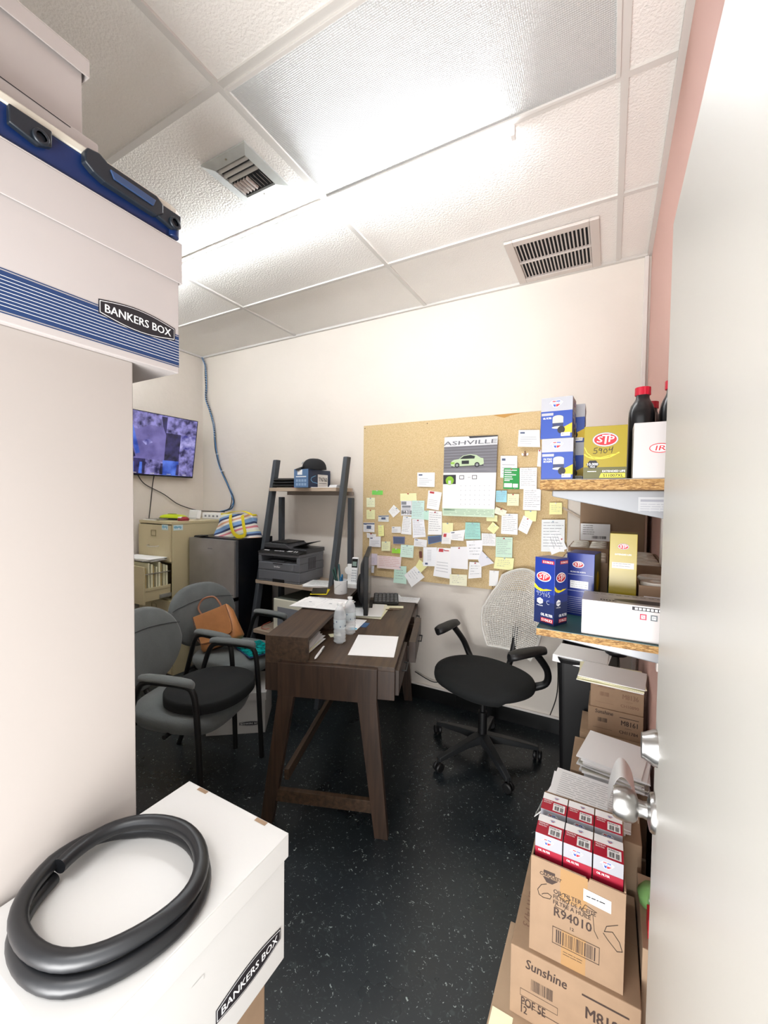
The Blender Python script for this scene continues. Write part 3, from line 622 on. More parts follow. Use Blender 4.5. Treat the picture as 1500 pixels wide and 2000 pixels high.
# ================================================================ mesh task chair
tc_ = thing('task_chair', 'task chair with grey mesh back and wide black seat by the corkboard', 'chair', (-.62, 2.36, 0), R(-113))
b = B(); b.sm = True; out = []
for k, z in ((.55, .425), (.88, .432), (.985, .452), (1, .470), (.97, .488), (.85, .498), (.4, .500)):
    out.append([(.25*k*cos(a)*(1.0 if cos(a) > 0 else .95), .30*k*math.copysign(abs(sin(a))**.8, sin(a)), z-.018*(cos(a) > .6)*(k > .8)) for a in [2*PI*i/44 for i in range(44)]])
b.loft(out); b.obj('seat', BFABRIC, tc_, sharp=1.2)
b = B(); b.lathe([(.026, .07), (.026, .26), (.016, .262), (.016, .40), (.05, .405), (.06, .428)], 20); b.obj('gas_lift', BLACK, tc_)
b = B(); b.prism(rrect(.26, .16, .04, cx=-.03), .395, .43); b.obj('tilt_mechanism', BLACK, tc_, bevel=.006)
for k in range(5):
    a = R(0+72*k)-R(-113)+R(238)
    st = B(MX.Rotation(a, 4, 'Z')); st.loft([[(x, -w, z-h), (x, w, z-h), (x, w*.8, z), (x, -w*.8, z)] for x, w, z, h in ((.02, .032, .135, .05), (.12, .026, .120, .035), (.25, .020, .095, .028), (.318, .017, .078, .02))]); leg = st.obj('base_arm', mat('charcoal_nylon', '232527', .4), tc_, bevel=.004)
    w_ = B(MX.Rotation(a, 4, 'Z') @ MX.Translation((.315, 0, .027)) @ MX.Rotation(.6*k, 4, 'Z'))
    for s in (-1, 1): w_.lathe([(.0001, 0), (.022, 0), (.026, .005), (.026, .014), (.020, .019), (.0001, .019)], 20, FR((.0, s*.004, 0), (1, 0, 0), (0, 0, 1)) if s < 0 else FR((.0, s*.004, 0), (-1, 0, 0), (0, 0, 1)))
    w_.lathe([(.006, .0), (.006, .05)], 10); w_.obj('caster', BLACK, leg)
# back: open lattice of slats in a bowed outline
def bk(s, q):   # s -1..1 across, q 0..1 up
    wq = .185+.055*sin(PI*min(1, q*1.15))-.045*q-.03*(1-q)**3
    e = (1-abs(2*q-1)**4)*.0
    x = -.235-.13*q+.035*sin(PI*q*1.1)-.055*(1-s*s)+.02*q*q
    z = .555+.50*q-(.035*s*s*q if q > .5 else .0)-.02*s*s*q
    return V((x, s*wq, z))
MESH = mat('grey_elastomer_mesh', 'd2cfc8', .5)
b = B(); NR, NC = 42, 26
for j in range(1, NR):
    q = j/NR; pts = [bk(-1+2*i/16, q) for i in range(17)]; b.tube(pts, .0027, 5)
for i in range(1, NC):
    s = -1+2*i/NC; pts = [bk(s, k/20) for k in range(21)]; b.tube(pts, .0027, 5)
b.obj('backrest_mesh', MESH, tc_)
b = B(); pts = [bk(-1, k/16) for k in range(17)]+[bk(-1+2*k/16, 1) for k in range(1, 17)]+[bk(1, 1-k/16) for k in range(1, 17)]+[bk(1-2*k/16, 0) for k in range(1, 16)]
b.tube(pts, .0075, 8, closed=True); b.obj('back_frame', MESH, tc_)
b = B(); b.tube(curve([(-.10, 0, .42), (-.22, 0, .44), (-.29, 0, .56), (-.315, 0, .70)], 6), .018, 10); b.obj('back_support', BLACK, tc_)
for s in (-1, 1):
    b = B(); b.tube(curve([(-.16, s*.20, .43), (-.20, s*.275, .47), (-.17, s*.30, .56), (-.07, s*.295, .67)], 6), [.024, .024, .023, .022, .021, .02, .02]+[.019]*12, 10); b.obj('arm_post', BLACK, tc_)
    b = B(MX.Translation((.0, s*.285, .0)) @ MX.Rotation(R(-14*s), 4, 'Z')); b.sm = True
    b.loft([[(x, w*.043*cos(a), .688+hh+.021*sin(a)) for a in [2*PI*k/14 for k in range(14)]] for x, w, hh in ((-.12, .4, 0), (-.10, .85, .004), (-.04, 1, .006), (.05, 1.1, .006), (.10, .95, .002), (.125, .4, -.004))]); b.obj('armrest', BLACK, tc_, sharp=1.2)
# ================================================================ left side: file cabinet, fridge, television
fc = thing('file_cabinet', 'tan metal file cabinet with an open drawer of folders below the screen', 'file cabinet', (-3.375, 2.12, 0))
HX = .225
b = B(); b.box(-HX, .0, 0, -HX+.012, .66, 1.262); b.box(HX-.012, .0, 0, HX, .66, 1.262); b.box(-HX+.012, .648, 0, HX-.012, .66, 1.262)
b.box(-HX-.003, -.006, 1.262, HX+.003, .663, 1.285); b.box(-HX+.012, 0, .0, HX-.012, .648, .03)
for z in (.325, .635, .945): b.box(-HX+.012, 0, z-.006, HX-.012, .02, z+.006)
b.obj('cabinet_shell', TAN, fc, bevel=.002)
B().box(-HX+.013, .02, .04, HX-.013, .64, 1.25).bm.free()
def fdrawer(z0, out):
    b = B(); b.box(-HX+.008, -.018-out, z0, HX-.008, -.0015-out, z0+.300)
    dr = b.obj('drawer', TAN, fc, bevel=.003)
    if out:
        b = B(); b.box(HX-.03, -.0015-out, z0+.02, HX-.026, .0, z0+.10); b.box(HX-.034, -.0015-out, z0+.10, HX-.022, .0, z0+.125); b.box(-HX+.026, -.0015-out, z0+.02, -HX+.03, 0, z0+.22); b.box(-HX+.03, -out, z0+.02, HX-.03, 0, z0+.024)
        b.obj('drawer_tray', TAN, dr, bevel=.001)
        b = B(); b.tube([(HX-.028, -out, z0+.235), (HX-.028, .0, z0+.235)], .005, 8); b.tube([(HX-.028, -out+.004, z0+.12), (HX-.028, -out+.004, z0+.235)], .004, 8); b.obj('hanging_rail', STEEL, dr)
        b = B(); b.box(HX-.024, -.10, z0+.028, HX-.014, .0, z0+.058); b.obj('drawer_slide', mat('galvanised', 'b4b2aa', .4, .6), dr, bevel=.001)
    b = B(); F = front(0, -.018-out, z0)
    b.box(-.035, -.021-out, z0+.205, .035, -.018-out, z0+.211); b.box(-.035, -.021-out, z0+.251, .035, -.018-out, z0+.257); b.box(-.035, -.021-out, z0+.211, -.029, -.018-out, z0+.251); b.box(.029, -.021-out, z0+.211, .035, -.018-out, z0+.251)
    b.obj('label_holder', mat('aged_brass', '9a8f6c', .4, .5), dr)
    b = B(); y = -.018-out; b.tube(curve([(-.07, y, z0+.125), (-.06, y-.02, z0+.122), (0, y-.03, z0+.118), (.06, y-.02, z0+.122), (.07, y, z0+.125)], 5), .006, 8); b.obj('handle', mat('aluminium', 'c9c4b4', .35, .7), dr)
    return dr
for z0, o in ((.018, 0), (.330, 0), (.642, .22), (.953, 0)): fdrawer(z0, o)
# files in the open drawer
for k in range(9):
    b = B(); y = 1.92+.021*k; b.box(-3.56, y, .672, -3.19, y+.004+.006*(k % 3), .925+.012*((k*7) % 4))
    b.obj('file_folder', CREAM if k % 3 else mat('manila', 'd9bf7a', .7), label='manila folder hanging in the open file drawer', cat='folder', group='folders in the open drawer')
b = B(); rd = random.Random(2)
for k in range(5): b.box(-.19, -.085, .004*k, .19, .085, .004*k+.003, k % 2, TR(-3.375, 2.01, .972, R(rd.uniform(-9, 9))))
b.obj('paper_stack', [PAPER, mat('grey_envelope', 'b9b5a8', .7)], label='loose papers lying across the folders in the open drawer', cat='papers')
for nm, lb, x0, y0, M in (('sticker', 'light blue butterfly sticker on the file cabinet front', 0, 0, front(-3.262, 2.1015, 1.215)), ('sticker', 'light blue butterfly sticker on the file cabinet side', 0, 0, right(-3.1495, 2.128, 1.212))):
    b = B(); b.rect(M, 0, 0, .085 if M[0][0] else .088, .045, 0, .0003); b.ell(M, .022, .026, .018, .011, 1, .0006); b.ell(M, .055, .022, .02, .012, 1, .0006); b.ell(M, .05, .014, .008, .006, 2, .0008)
    b.obj(nm, [mat('sticker_pale', 'cfe3e6', .5), mat('sticker_blue', '86bcd2', .5), WHI], label=lb, cat='sticker')
# on the file cabinet
dt = thing('stud_finder', 'lime yellow and black handheld tool on the tan file cabinet', 'tool', (-3.40, 2.30, 1.2855), R(8))
b = B(); b.loft([[(x, y, z) for x, y in rrect(w_, .10, .03)] for z, w_ in ((0, .27), (.004, .28), (.018, .275))]); b.obj('base', BLACK, dt, bevel=.002)
b = B(); b.sm = True; b.loft([[(x, y*k, z) for x, y in rrect(w_, .092, .03)] for z, w_, k in ((.018, .268, 1), (.034, .255, .95), (.045, .19, .8), (.049, .10, .6))]); b.obj('shell', mat('lime_plastic', 'bccf17', .35), dt)
B().box(-.05, -.02, .045, .02, .02, .054).obj('recess', mat('lime_dark', '7e8c10', .5), dt, bevel=.004)
ms = thing('computer_mouse', 'small dark red mouse on the file cabinet edge', 'mouse', (-3.22, 2.27, 1.2855))
b = B(); b.sm = True; b.loft([[(x*k, y*k, z) for x, y in rrect(.062, .10, .03)] for z, k in ((0, .92), (.008, 1), (.02, .95), (.030, .7), (.034, .3))]); b.obj('shell', mat('dark_red', '8c1c2c', .3), ms); B().box(-.018, -.045, .022, .018, -.02, .034).obj('badge', WHI, ms, bevel=.006)
rt = thing('router', 'white router standing tilted on the file cabinet', 'router', (-3.36, 2.48, 1.286), R(-12))
B(TR(0, 0, .0, 0, R(-8))).box(-.085, -.018, .006, .085, .018, .085).obj('case', WHI, rt, bevel=.006)
b = B(); b.box(-.06, -.02, 0, .06, .03, .006); b.obj('foot', WHI, rt, bevel=.001)
ps = thing('power_box', 'long white plastic cable box at the back of the file cabinet', 'cable box', (-3.15, 2.64, 1.286), R(4))
B().box(-.25, -.03, 0, .10, .03, .055).obj('case', WHI, ps, bevel=.004)
b = B()
for k in range(6): b.box(-.22+.05*k, -.0305, .018, -.195+.05*k, -.0298, .036)
b.obj('sockets', GREYI, ps)
pd = B(); pd.box(-3.59, 2.14, 1.286, -3.42, 2.26, 1.292, 0); pd.box(-3.57, 2.15, 1.2925, -3.40, 2.25, 1.2965, 1); pd.obj('notepad', [WHI, mat('pad_grey', '9a9588', .6)], label='white pad with grey cover on the file cabinet\'s front corner', cat='pad')
# fridge
fr = thing('refrigerator', 'black compact refrigerator with stainless doors beside the file cabinet', 'refrigerator', (-2.845, 2.25, 0))
FW = .272
b = B(); b.box(-FW, .045, .03, FW, .42, 1.160); b.obj('cabinet_body', mat('fridge_black', '0b0d13', .3), fr, bevel=.004)
for nm, z0, z1 in (('freezer_door', .70, 1.150), ('fridge_door', .06, .672)):
    b = B(); n = 12; b.loft([[(-FW+2*FW*k/n, -.006*(1-(2*k/n-1)**2), z) for k in range(n+1)]+[(FW, .018, z), (-FW, .018, z)] for z in (z0, z1)]); d = b.obj(nm, SSTEEL, fr, bevel=.002)
    B().box(-FW, .018, z0, FW, .044, z1).obj('door_edge', mat('door_edge_grey', '4a4d52', .4), d, bevel=.002)
    B().box(FW-.10, -.004, z1-.001 if nm == 'fridge_door' else z0-.024, FW+.004, .04, z1+.024 if nm == 'fridge_door' else z0-.001).obj('handle_recess', BLACKG, d, bevel=.002)
b = B(); b.rect(front(-FW, -.006, 0), FW-.028, 1.07, FW+.028, 1.076, 0, .0006); b.obj('badge', mat('badge_grey', '6d6f73', .4), fr)
B().box(-FW, .05, 0, FW, .40, .03).obj('plinth', BLACK, fr)
b = B(); b.box(-.20, .0, 1.161, -.12, .07, 1.170); b.obj('hinge_cover', BLACK, fr, bevel=.002)
# striped bag on the fridge
bg = thing('tote_bag', 'striped canvas bag with yellow straps on top of the fridge', 'bag', (-2.775, 2.46, 1.1615), R(3))
cols = ['e9e6df', 'd8848f', 'e9e6df', '34426a', '7fa3cf', '7fa3cf', 'e9e6df', 'd9a583', 'e9e6df', '34426a', '7fa3cf', 'e3e6c9']
SB = mat('striped_canvas', 'e9e6df', .85); nt = SB.node_tree; tcn = nt.nodes.new('ShaderNodeTexCoord'); dp = nt.nodes.new('ShaderNodeVectorMath'); dp.operation = 'DOT_PRODUCT'; dp.inputs[1].default_value = (-1.5, .6, 4.9)
fa = nt.nodes.new('ShaderNodeMath'); fa.operation = 'FRACT'; crn = nt.nodes.new('ShaderNodeValToRGB'); crn.color_ramp.interpolation = 'CONSTANT'
while len(crn.color_ramp.elements) < len(cols): crn.color_ramp.elements.new(.5)
for k_, e_ in enumerate(crn.color_ramp.elements): e_.position = k_/len(cols); e_.color = lin(cols[k_])
nt.links.new(tcn.outputs['Object'], dp.inputs[0]); nt.links.new(dp.outputs['Value'], fa.inputs[0]); nt.links.new(fa.outputs[0], crn.inputs[0]); nt.links.new(crn.outputs[0], nt.nodes['Principled BSDF'].inputs['Base Color'])
b = B(); b.sm = True; nz, na = 18, 48
def bagp(i, j):
    a = 2*PI*i/na; q = j/nz; rx = .235*(1-.20*q)*(1+.03*sin(5*a+q*4)); ry = .085*(1-.35*q)+.0
    sx = math.copysign(abs(cos(a))**.7, cos(a)); sy = math.copysign(abs(sin(a))**.7, sin(a))
    return (rx*sx+.015*q, ry*sy+.01*sin(3*a+6*q), .0+.185*q*(1+.08*cos(a+.6))*(1-.12*abs(cos(a))**6)+.008*sin(4*a)*q*(1-q))
rows = [[b.v(bagp(i, j)) for i in range(na)] for j in range(nz+1)]
for j in range(nz):
    for i in range(na):
        b.f([rows[j][i], rows[j][(i+1) % na], rows[j+1][(i+1) % na], rows[j+1][i]])
b.f(rows[0][::-1], 0); b.f(rows[-1], 0); b.obj('bag_body', SB, bg, sharp=1.3)
b = B(); b.loft([[(x, y, z) for x, y in rrect(.36, .085, .03, cx=.015)] for z in (.178, .192)]); b.obj('zip_band', YEL, bg, bevel=.003)
for x0, x1, sy in ((.0, .14, -1),):
    pts = curve([(x0-.01, -.062, .185), (x0+.01, -.085, .13), (x0+.045, -.094, .05), (x0+.09, -.10, .018), (x1, -.10, .012), (x1+.045, -.098, .035), (x1+.02, -.088, .10), (x1-.02, -.062, .185)], 6)
    b = B(); 
    for a, c in zip(pts, pts[1:]): b.bar(a, c, .030, .004, up=(0, -1, 0))
    b.obj('strap', YEL, bg)
pts = curve([(-.12, .0, .19), (-.06, .0, .205), (.05, .01, .215), (.15, 0, .195)], 6); b = B()
for a, c in zip(pts, pts[1:]): b.bar(a, c, .03, .004)
b.obj('strap', YEL, bg)
# wall television with camera pictures
tv = thing('television', 'flat wall television showing a purple grid of security camera pictures', 'television', (-3.53, 2.65, 2.2256), 0)
Mt = FR((0, 0, 0), (0, -1, 0), V((.152, 0, 1)).normalized())     # x along -Y, y up the tilted screen, z towards the wall
Mt = FR((0, -.965, -.557+.0), (0, 1, 0), V((.155, 0, 1)).normalized()); Mt.translation = V((-.0865, -.965, -.5506))
B(Mt).box(0, 0, -.028, .965, .5565, -.001).obj('case', BLACK, tv, bevel=.003)
b = B(Mt); 
for q in ((0, 0, .965, .014), (0, .5505, .965, .5565), (0, .014, .006, .5505), (.959, .014, .965, .5505)): b.box(q[0], q[1], -.001, q[2], q[3], .002)
b.obj('bezel', BLACKG, tv)
SCM = []
for nm, c0, c1, sc in (('floor', '5a5390', '7d74b4', 9), ('bright', '3b3a8c', 'b9b4ee', 14), ('dark', '0e0d26', '3a356a', 18), ('blue', '173a9c', '5b7fe8', 9), ('mid', '23214f', '9a93d8', 18)):
    m = mat('screen_'+nm, c0, .25); nt = m.node_tree; p_ = nt.nodes['Principled BSDF']; t0 = nt.nodes.new('ShaderNodeTexCoord'); n0 = nt.nodes.new('ShaderNodeTexNoise'); n0.inputs['Scale'].default_value = sc; n0.inputs['Detail'].default_value = 5
    c_ = nt.nodes.new('ShaderNodeValToRGB'); c_.color_ramp.elements[0].position = .36; c_.color_ramp.elements[1].position = .64; c_.color_ramp.elements[0].color = lin(c0); c_.color_ramp.elements[1].color = lin(c1)
    nt.links.new(t0.outputs['Object'], n0.inputs['Vector']); nt.links.new(n0.outputs['Fac'], c_.inputs[0]); nt.links.new(c_.outputs[0], p_.inputs['Emission Color']); p_.inputs['Emission Strength'].default_value = .23; p_.inputs['Base Color'].default_value = (.01, .01, .012, 1)
    SCM.append(m)
b = B(Mt); I4 = MX(); W0, W1, H0, H1 = .006, .959, .014, .5505
b.rect(I4, W0, .15, .655, H1, 0, .0004); b.poly(I4, [(W0, H1), (.655, H1), (.655, .44), (.5, .45), (.40, .40), (.26, .42), (.1, .5), (W0, .45)], 4, .0008)
b.poly(I4, [(.30, .47), (.335, .49), (.43, .20), (.395, .185)], 3, .0012); b.poly(I4, [(.27, .36), (.32, .36), (.395, .165), (.36, .15), (.27, .19)], 2, .0010); b.poly(I4, [(.44, .30), (.50, .33), (.535, .30), (.475, .27)], 1, .0012); b.poly(I4, [(.60, .54), (.655, .54), (.655, .38), (.62, .45)], 2, .0012)
b.rect(I4, .655, .40, W1, H1, 4, .0006); b.rect(I4, .655, .27, .80, .40, 2, .0006); b.rect(I4, .80, .27, W1, .40, 1, .0006); b.rect(I4, .655, .15, .80, .27, 2, .0006); b.rect(I4, .80, .15, W1, .27, 4, .0006)
for k in range(6): b.rect(I4, W0+.159*k, H0, W0+.159*(k+1), .15, (2, 1, 2, 4, 3, 4)[k], .0006)
for x in (.20, .36, .43, .62, .78): b.poly(I4, [(x, .02), (x+.03, .02), (x+.026, .12), (x+.004, .12)], 3 if x < .5 else 2, .001)
for k in range(6): b.rect(I4, W0+.159*k+.05, .022, W0+.159*k+.09, .027, 5, .0012)
b.obj('screen', SCM+[WHI], tv)
b = B(); b.box(-.138, -.55, -.38, -.112, -.35, -.2); b.obj('wall_bracket', BLACK, tv)
for nm, pts in (('black power cord hanging straight down from the television', [(-3.635, 2.276, 1.70), (-3.655, 2.27, 1.60), (-3.655, 2.25, 1.42), (-3.65, 2.231, 1.29)]), ('long dark cable drooping from the television to the corner', [(-3.63, 2.12, 1.68), (-3.655, 2.2, 1.60), (-3.655, 2.374, 1.514), (-3.655, 2.50, 1.43), (-3.652, 2.612, 1.385), (-3.645, 2.74, 1.352), (-3.5, 2.79, 1.347), (-3.33, 2.795, 1.346)])):
    b = B(); b.tube(curve(pts, 8), .0042, 8); b.obj('cable', WIREK, label=nm, cat='cable')
# cable bundle down the corner
CP = [(-3.645, 2.79, 2.895), (-3.612, 2.80, 2.82), (-3.604, 2.80, 2.731), (-3.60, 2.80, 2.60), (-3.597, 2.80, 2.475), (-3.545, 2.80, 2.366), (-3.50, 2.80, 2.25), (-3.483, 2.80, 2.184), (-3.468, 2.80, 2.06), (-3.454, 2.80, 1.954), (-3.42, 2.80, 1.85), (-3.372, 2.80, 1.749), (-3.30, 2.80, 1.64), (-3.25, 2.80, 1.56), (-3.215, 2.80, 1.50), (-3.205, 2.80, 1.44), (-3.235, 2.795, 1.38), (-3.32, 2.78, 1.352)]
cbn = thing('cable_bundle', 'bundle of blue and dark cables running from the ceiling corner', 'cables', (0, 0, 0))
cc = curve(CP, 6)
for k, (m_, ph) in enumerate(((WIRE, 0), (WIREK, 2), (WIRE, 4), (WIREK, 5.2))):
    b = B(); pts = [p+V((.007*cos(ph+i*.16), -.006+.004*sin(ph+i*.16), 0))*(1 if i < 78 else 1+(i-78)*.10) for i, p in enumerate(cc)]; b.tube(pts, .0042, 6); b.obj('cable', m_, cbn)
b = B(); n_ = 420; sp_ = []
for i in range(n_):
    t_ = i/n_*47; k = int(t_); p = cc[k].lerp(cc[k+1], t_-k); a = i*.62; sp_.append(p+V((.0125*cos(a), -.002+.0105*sin(a), 0)))
b.tube(sp_, .0022, 5); b.obj('spiral_wrap', WIREW, cbn)
for i in (56, 66): p = cc[i]; b = B(); b.box(p.x-.018, p.y-.012, p.z-.003, p.x+.018, p.y+.010, p.z+.003); b.obj('cable_tie', WHI, cbn, bevel=.001)
# ================================================================ ladder shelf with printer
ld = thing('ladder_shelf', 'dark grey A-frame ladder shelf with pale oak boards against the wall', 'shelf', (-2.15, 2.8, 0))
xl, xr = -.35, .37
for x, s in ((xl, -1), (xr, 1)):
    b = B(); b.loft([[(x-.019, y-.028, z), (x+.019, y-.028, z), (x+.019, y+.028, z), (x-.019, y+.028, z)] for y, z in ((-.50, 0), (-.157, 1.815))]); b.obj('front_post', GUN, ld, bevel=.006)
    b = B(); b.box(x-.019, -.118, 0, x+.019, -.076, 1.50); b.obj('rear_post', GUN, ld, bevel=.004)
for z, y0, y1, th, w0, w1 in ((1.576, -.25, -.02, .028, -.345, .333), (.825, -.38, -.02, .028, -.37, .37), (.44, -.44, -.02, .028, -.33, .33)):
    B().box(w0, y0, z-th, w1, y1, z).obj('shelf_board', OAKG, ld, bevel=.002)
    B().box(xl+.019, y1-.03, z-th-.03, xr-.019, y1-.012, z-th).obj('shelf_rail', mat('rail_taupe', '8c7f74', .6), ld)
# printer
pr = thing('printer', 'dark grey multifunction laser printer on the middle ladder shelf', 'printer', (-2.275, 2.425, .8252), R(3)); pr.scale = (1.06, .93, 1.03)
pw = .195
b = B(); b.box(-pw, 0, .012, pw, .34, .088); b.box(-pw, 0, .0, pw, .30, .012)
b.obj('paper_drawer', PGREY, pr, bevel=.006)
B().box(-.055, -.0015, .0, .055, .006, .026).obj('drawer_pull', BLACK, pr, bevel=.002)
b = B(); b.box(-pw, .0, .0885, pw, .35, .150); b.box(-pw, 0, .150, -pw+.03, .34, .200); b.box(pw-.03, 0, .15, pw, .34, .20); b.box(-pw+.03, .16, .15, pw-.03, .35, .20); b.box(-pw, 0, .200, pw, .35, .222); b.box(-pw+.02, .35, .06, pw-.02, .375, .21)
b.obj('main_body', PGREY, pr, bevel=.005)
b = B(); b.box(-pw+.03, .02, .1505, pw-.03, .16, .160); b.box(-.07, .004, .152, .05, .05, .168); b.obj('output_tray', PDARK, pr, bevel=.002)
b = B(); b.box(-pw+.015, -.002, .098, pw-.045, .002, .146); b.obj('front_flap', PGREY, pr, bevel=.001)
b = B(); b.text(front(0, -.0022, 0), -.01, .115, 'brother', .013, 0, al='c'); b.obj('badge', WHI, pr)
b = B(); b.box(-.05, -.0035, .140, .04, .0, .146); b.obj('flap_grip', BLACK, pr)
b = B(); b.loft([[(-pw, -.008, .222), (pw, -.008, .222), (pw, .09, .222), (-pw, .09, .222)], [(-pw, -.004, .232), (pw, -.004, .232), (pw, .09, .246), (-pw, .09, .246)]]); b.obj('control_panel', BLACK, pr, bevel=.002)
b = B(); F = FR((0, -.004, .2325), (1, 0, 0), (0, .094, .014))
for x in [-.16, -.06, -.045, -.03, -.01, .005, .02, .06, .075, .09, .12, .14]: b.rect(F, x, .03, x+(.05 if x == -.16 else .009), .045+.012*(x > .03), 0, .001)
for x in (.06, .075, .09): b.rect(F, x, .055, x+.009, .063, 0, .001)
b.obj('buttons', WHI, pr)
b = B(); b.box(-pw, .09, .222, pw, .365, .255); b.obj('scanner_lid', PDARK, pr, bevel=.006)
b = B(); b.loft([[(-pw+.005, y0, .2555), (x1, y0, .2555), (x1-.06, y0, z), (-pw+.012, y0, z)] for y0, x1, z in ((.06, .075, .29), (.345, .075, .29))]); b.obj('document_feeder', PDARK, pr, bevel=.005)
b = B(); b.loft([[(-.14, .09, .2905), (-.14, .33, .2905), (-.14, .33, .302), (-.14, .09, .302)], [(.02, .09, .2905), (.02, .33, .2905), (.02, .33, .298), (.02, .09, .298)]]); b.bar((.04, .21, .262), (.19, .21, .306), .20, .004); b.obj('feeder_tray', BLACK, pr, bevel=.002)
b = B()
for k in range(7): b.box(pw-.0005, .12+.016*k, .10, pw+.0012, .128+.016*k, .19)
b.obj('side_vent', PDARK, pr)
# things on the ladder shelf
tx = thing('toner_carton', 'dark blue printer toner box with a white TN760 label', 'box', (-2.132, 2.665, 1.5765), R(-1))
b = B(); b.box(-.073, -.14, 0, .073, .14, .145); F = front(-.073, -.14, 0); FS = right(.073, -.14, 0)
b.rect(F, .0, 0, .146, .145, 1, .0004); b.rect(F, .035, .10, .085, .140, 2, .0007); b.rect(F, .02, .082, .125, .09, 2, .0007)
for i in range(4):
    for j in range(2): b.rect(F, .02+.028*i, .015+.03*j, .042+.028*i, .035+.03*j, 3, .0007)
b.obj('carton_body', [mat('toner_navy', '1e2f4e', .4), mat('toner_blue', '58789f', .4), WHI, mat('toner_light', '8fa8c6', .4)], tx, bevel=.002)
b = B(); b.rect(FS, .115, .005, .245, .108, 0, .0008); b.text(FS, .18, .052, 'TN760', .034, 1, .0011, w=.112, al='c'); b.rect(FS, .13, .036, .23, .039, 1, .0011); b.obj('sticker', [WHI, INK], tx)
b = B(); b.stroke(FS, [(.09, .095), (.075, .092), (.04, .08), (.03, .062), (.05, .045), (.11, .036)], .004, 0, .0008); b.obj('swirl_print', mat('toner_cyan', '7fc4f0', .4, emit=0), tx)
cp = thing('baseball_cap', 'black baseball cap sitting on the blue toner box', 'cap', (-2.085, 2.62, 1.7225), R(28))
b = B(); b.sm = True; out = []
for k in range(9):
    t_ = k/8*PI/2*.96; r = cos(t_)**.75; out.append([(.098*r*cos(a)*(1+.05*cos(a)), .082*r*sin(a), .088*sin(t_)**.9) for a in [2*PI*i/28 for i in range(28)]])
b.loft(out); b.obj('crown', mat('cap_black', '1c1d20', .9), cp, sharp=1.3)
b = B(); b.sm = True
top_ = [(-.07-.085*q*(1-.55*(s*s)), .072*s*(1-.15*q), .018-.030*q+.012*(1-s*s)) for q in (0, .35, .7, 1) for s in [(-1+2*i/10) for i in range(11)]]
rows = [[b.v(p) for p in top_[11*j:11*j+11]] for j in range(4)]; rows2 = [[b.v((p[0], p[1], p[2]-.003)) for p in top_[11*j:11*j+11]] for j in range(4)]
for R_ in (rows, rows2):
    for j in range(3):
        for i in range(10): b.f([R_[j][i], R_[j][i+1], R_[j+1][i+1], R_[j+1][i]])
for i in range(10): b.f([rows[3][i], rows[3][i+1], rows2[3][i+1], rows2[3][i]])
b.obj('brim', mat('cap_black', '1c1d20', .9), cp); b = B(TR(-.085, -.02, .05, 0, 0, R(-60))); b.prism([(.012*cos(2*PI*k/14), .008*sin(2*PI*k/14)) for k in range(14)], 0, .003); b.obj('front_badge', mat('cap_badge', 'b4bcc4', .5), cp)
b = B(); b.sm = True
for k in range(3): b.loft([[(x, y0, z) for y0, z in [(-.05+.0*k+.055*cos(a), .012+.014*k+.009*sin(a)) for a in [2*PI*i/16 for i in range(16)]]] for x in (-.12+.006*k, -.06, .0, .06, .14-.01*k)])
b.sm = False; b.M = TR(0, 0, 0)
o = b.obj('folded_pouch', BLACK, label='black fabric roll folded on the top ladder board left of the toner box', cat='pouch', sharp=1.2); o.location = (-2.345, 2.62, 1.5795); o.scale = (1, 1, 1.7)
b = B(); b.box(-2.25, 2.553, 1.5763, -2.215, 2.60, 1.578); b.obj('pink_slip', mat('hot_pink', 'd84f7a', .6), label='small pink slip at the edge of the top ladder board', cat='paper')
b = B(); rd = random.Random(8)
for k in range(5): b.box(-.10, -.07, .003*k, .10, .07, .003*k+.002, 0, TR(-1.955+.015*k+.03, 2.565 if k > 9 else 2.59, 1.6945-1.6945+1.5455, R(rd.uniform(-6, 6))) if 0 else TR(-1.905, 2.56, 1.5455, R(rd.uniform(-5, 5))))
b.bm.free()
b = B()
for k in range(5): b.box(-.035, -.06, .0045*k, .035, .05, .0045*k+.0035, 0, TR(-1.86-.006*(k % 2), 2.625+.004*k, 1.5765, R(rd.uniform(-5, 5))))
b.box(-.13, -.022, .0, .09, .0, .004, 0, TR(-1.93, 2.575, 1.5765, R(1)))
b.obj('paper_stack', PAPER, label='white papers at the right end of the top ladder board', cat='papers')
b = B(); rd = random.Random(12)
for k in range(4): b.box(-.13, -.10, .0035*k, .13, .10, .0035*k+.003, 0, TR(-1.92, 2.535, .8255, R(rd.uniform(12, 26))))
F = top(0, 0, 0) @ TR(-1.92, 2.535, .8255+.0136, R(20)); lines(b, F, -.10, -.08, .08, .08, 7, 1, .003, 6)
b.obj('paper_stack', [PAPER, mat('green_print', '5c7a6c', .6)], label='fanned white papers beside the printer on the ladder shelf', cat='papers')
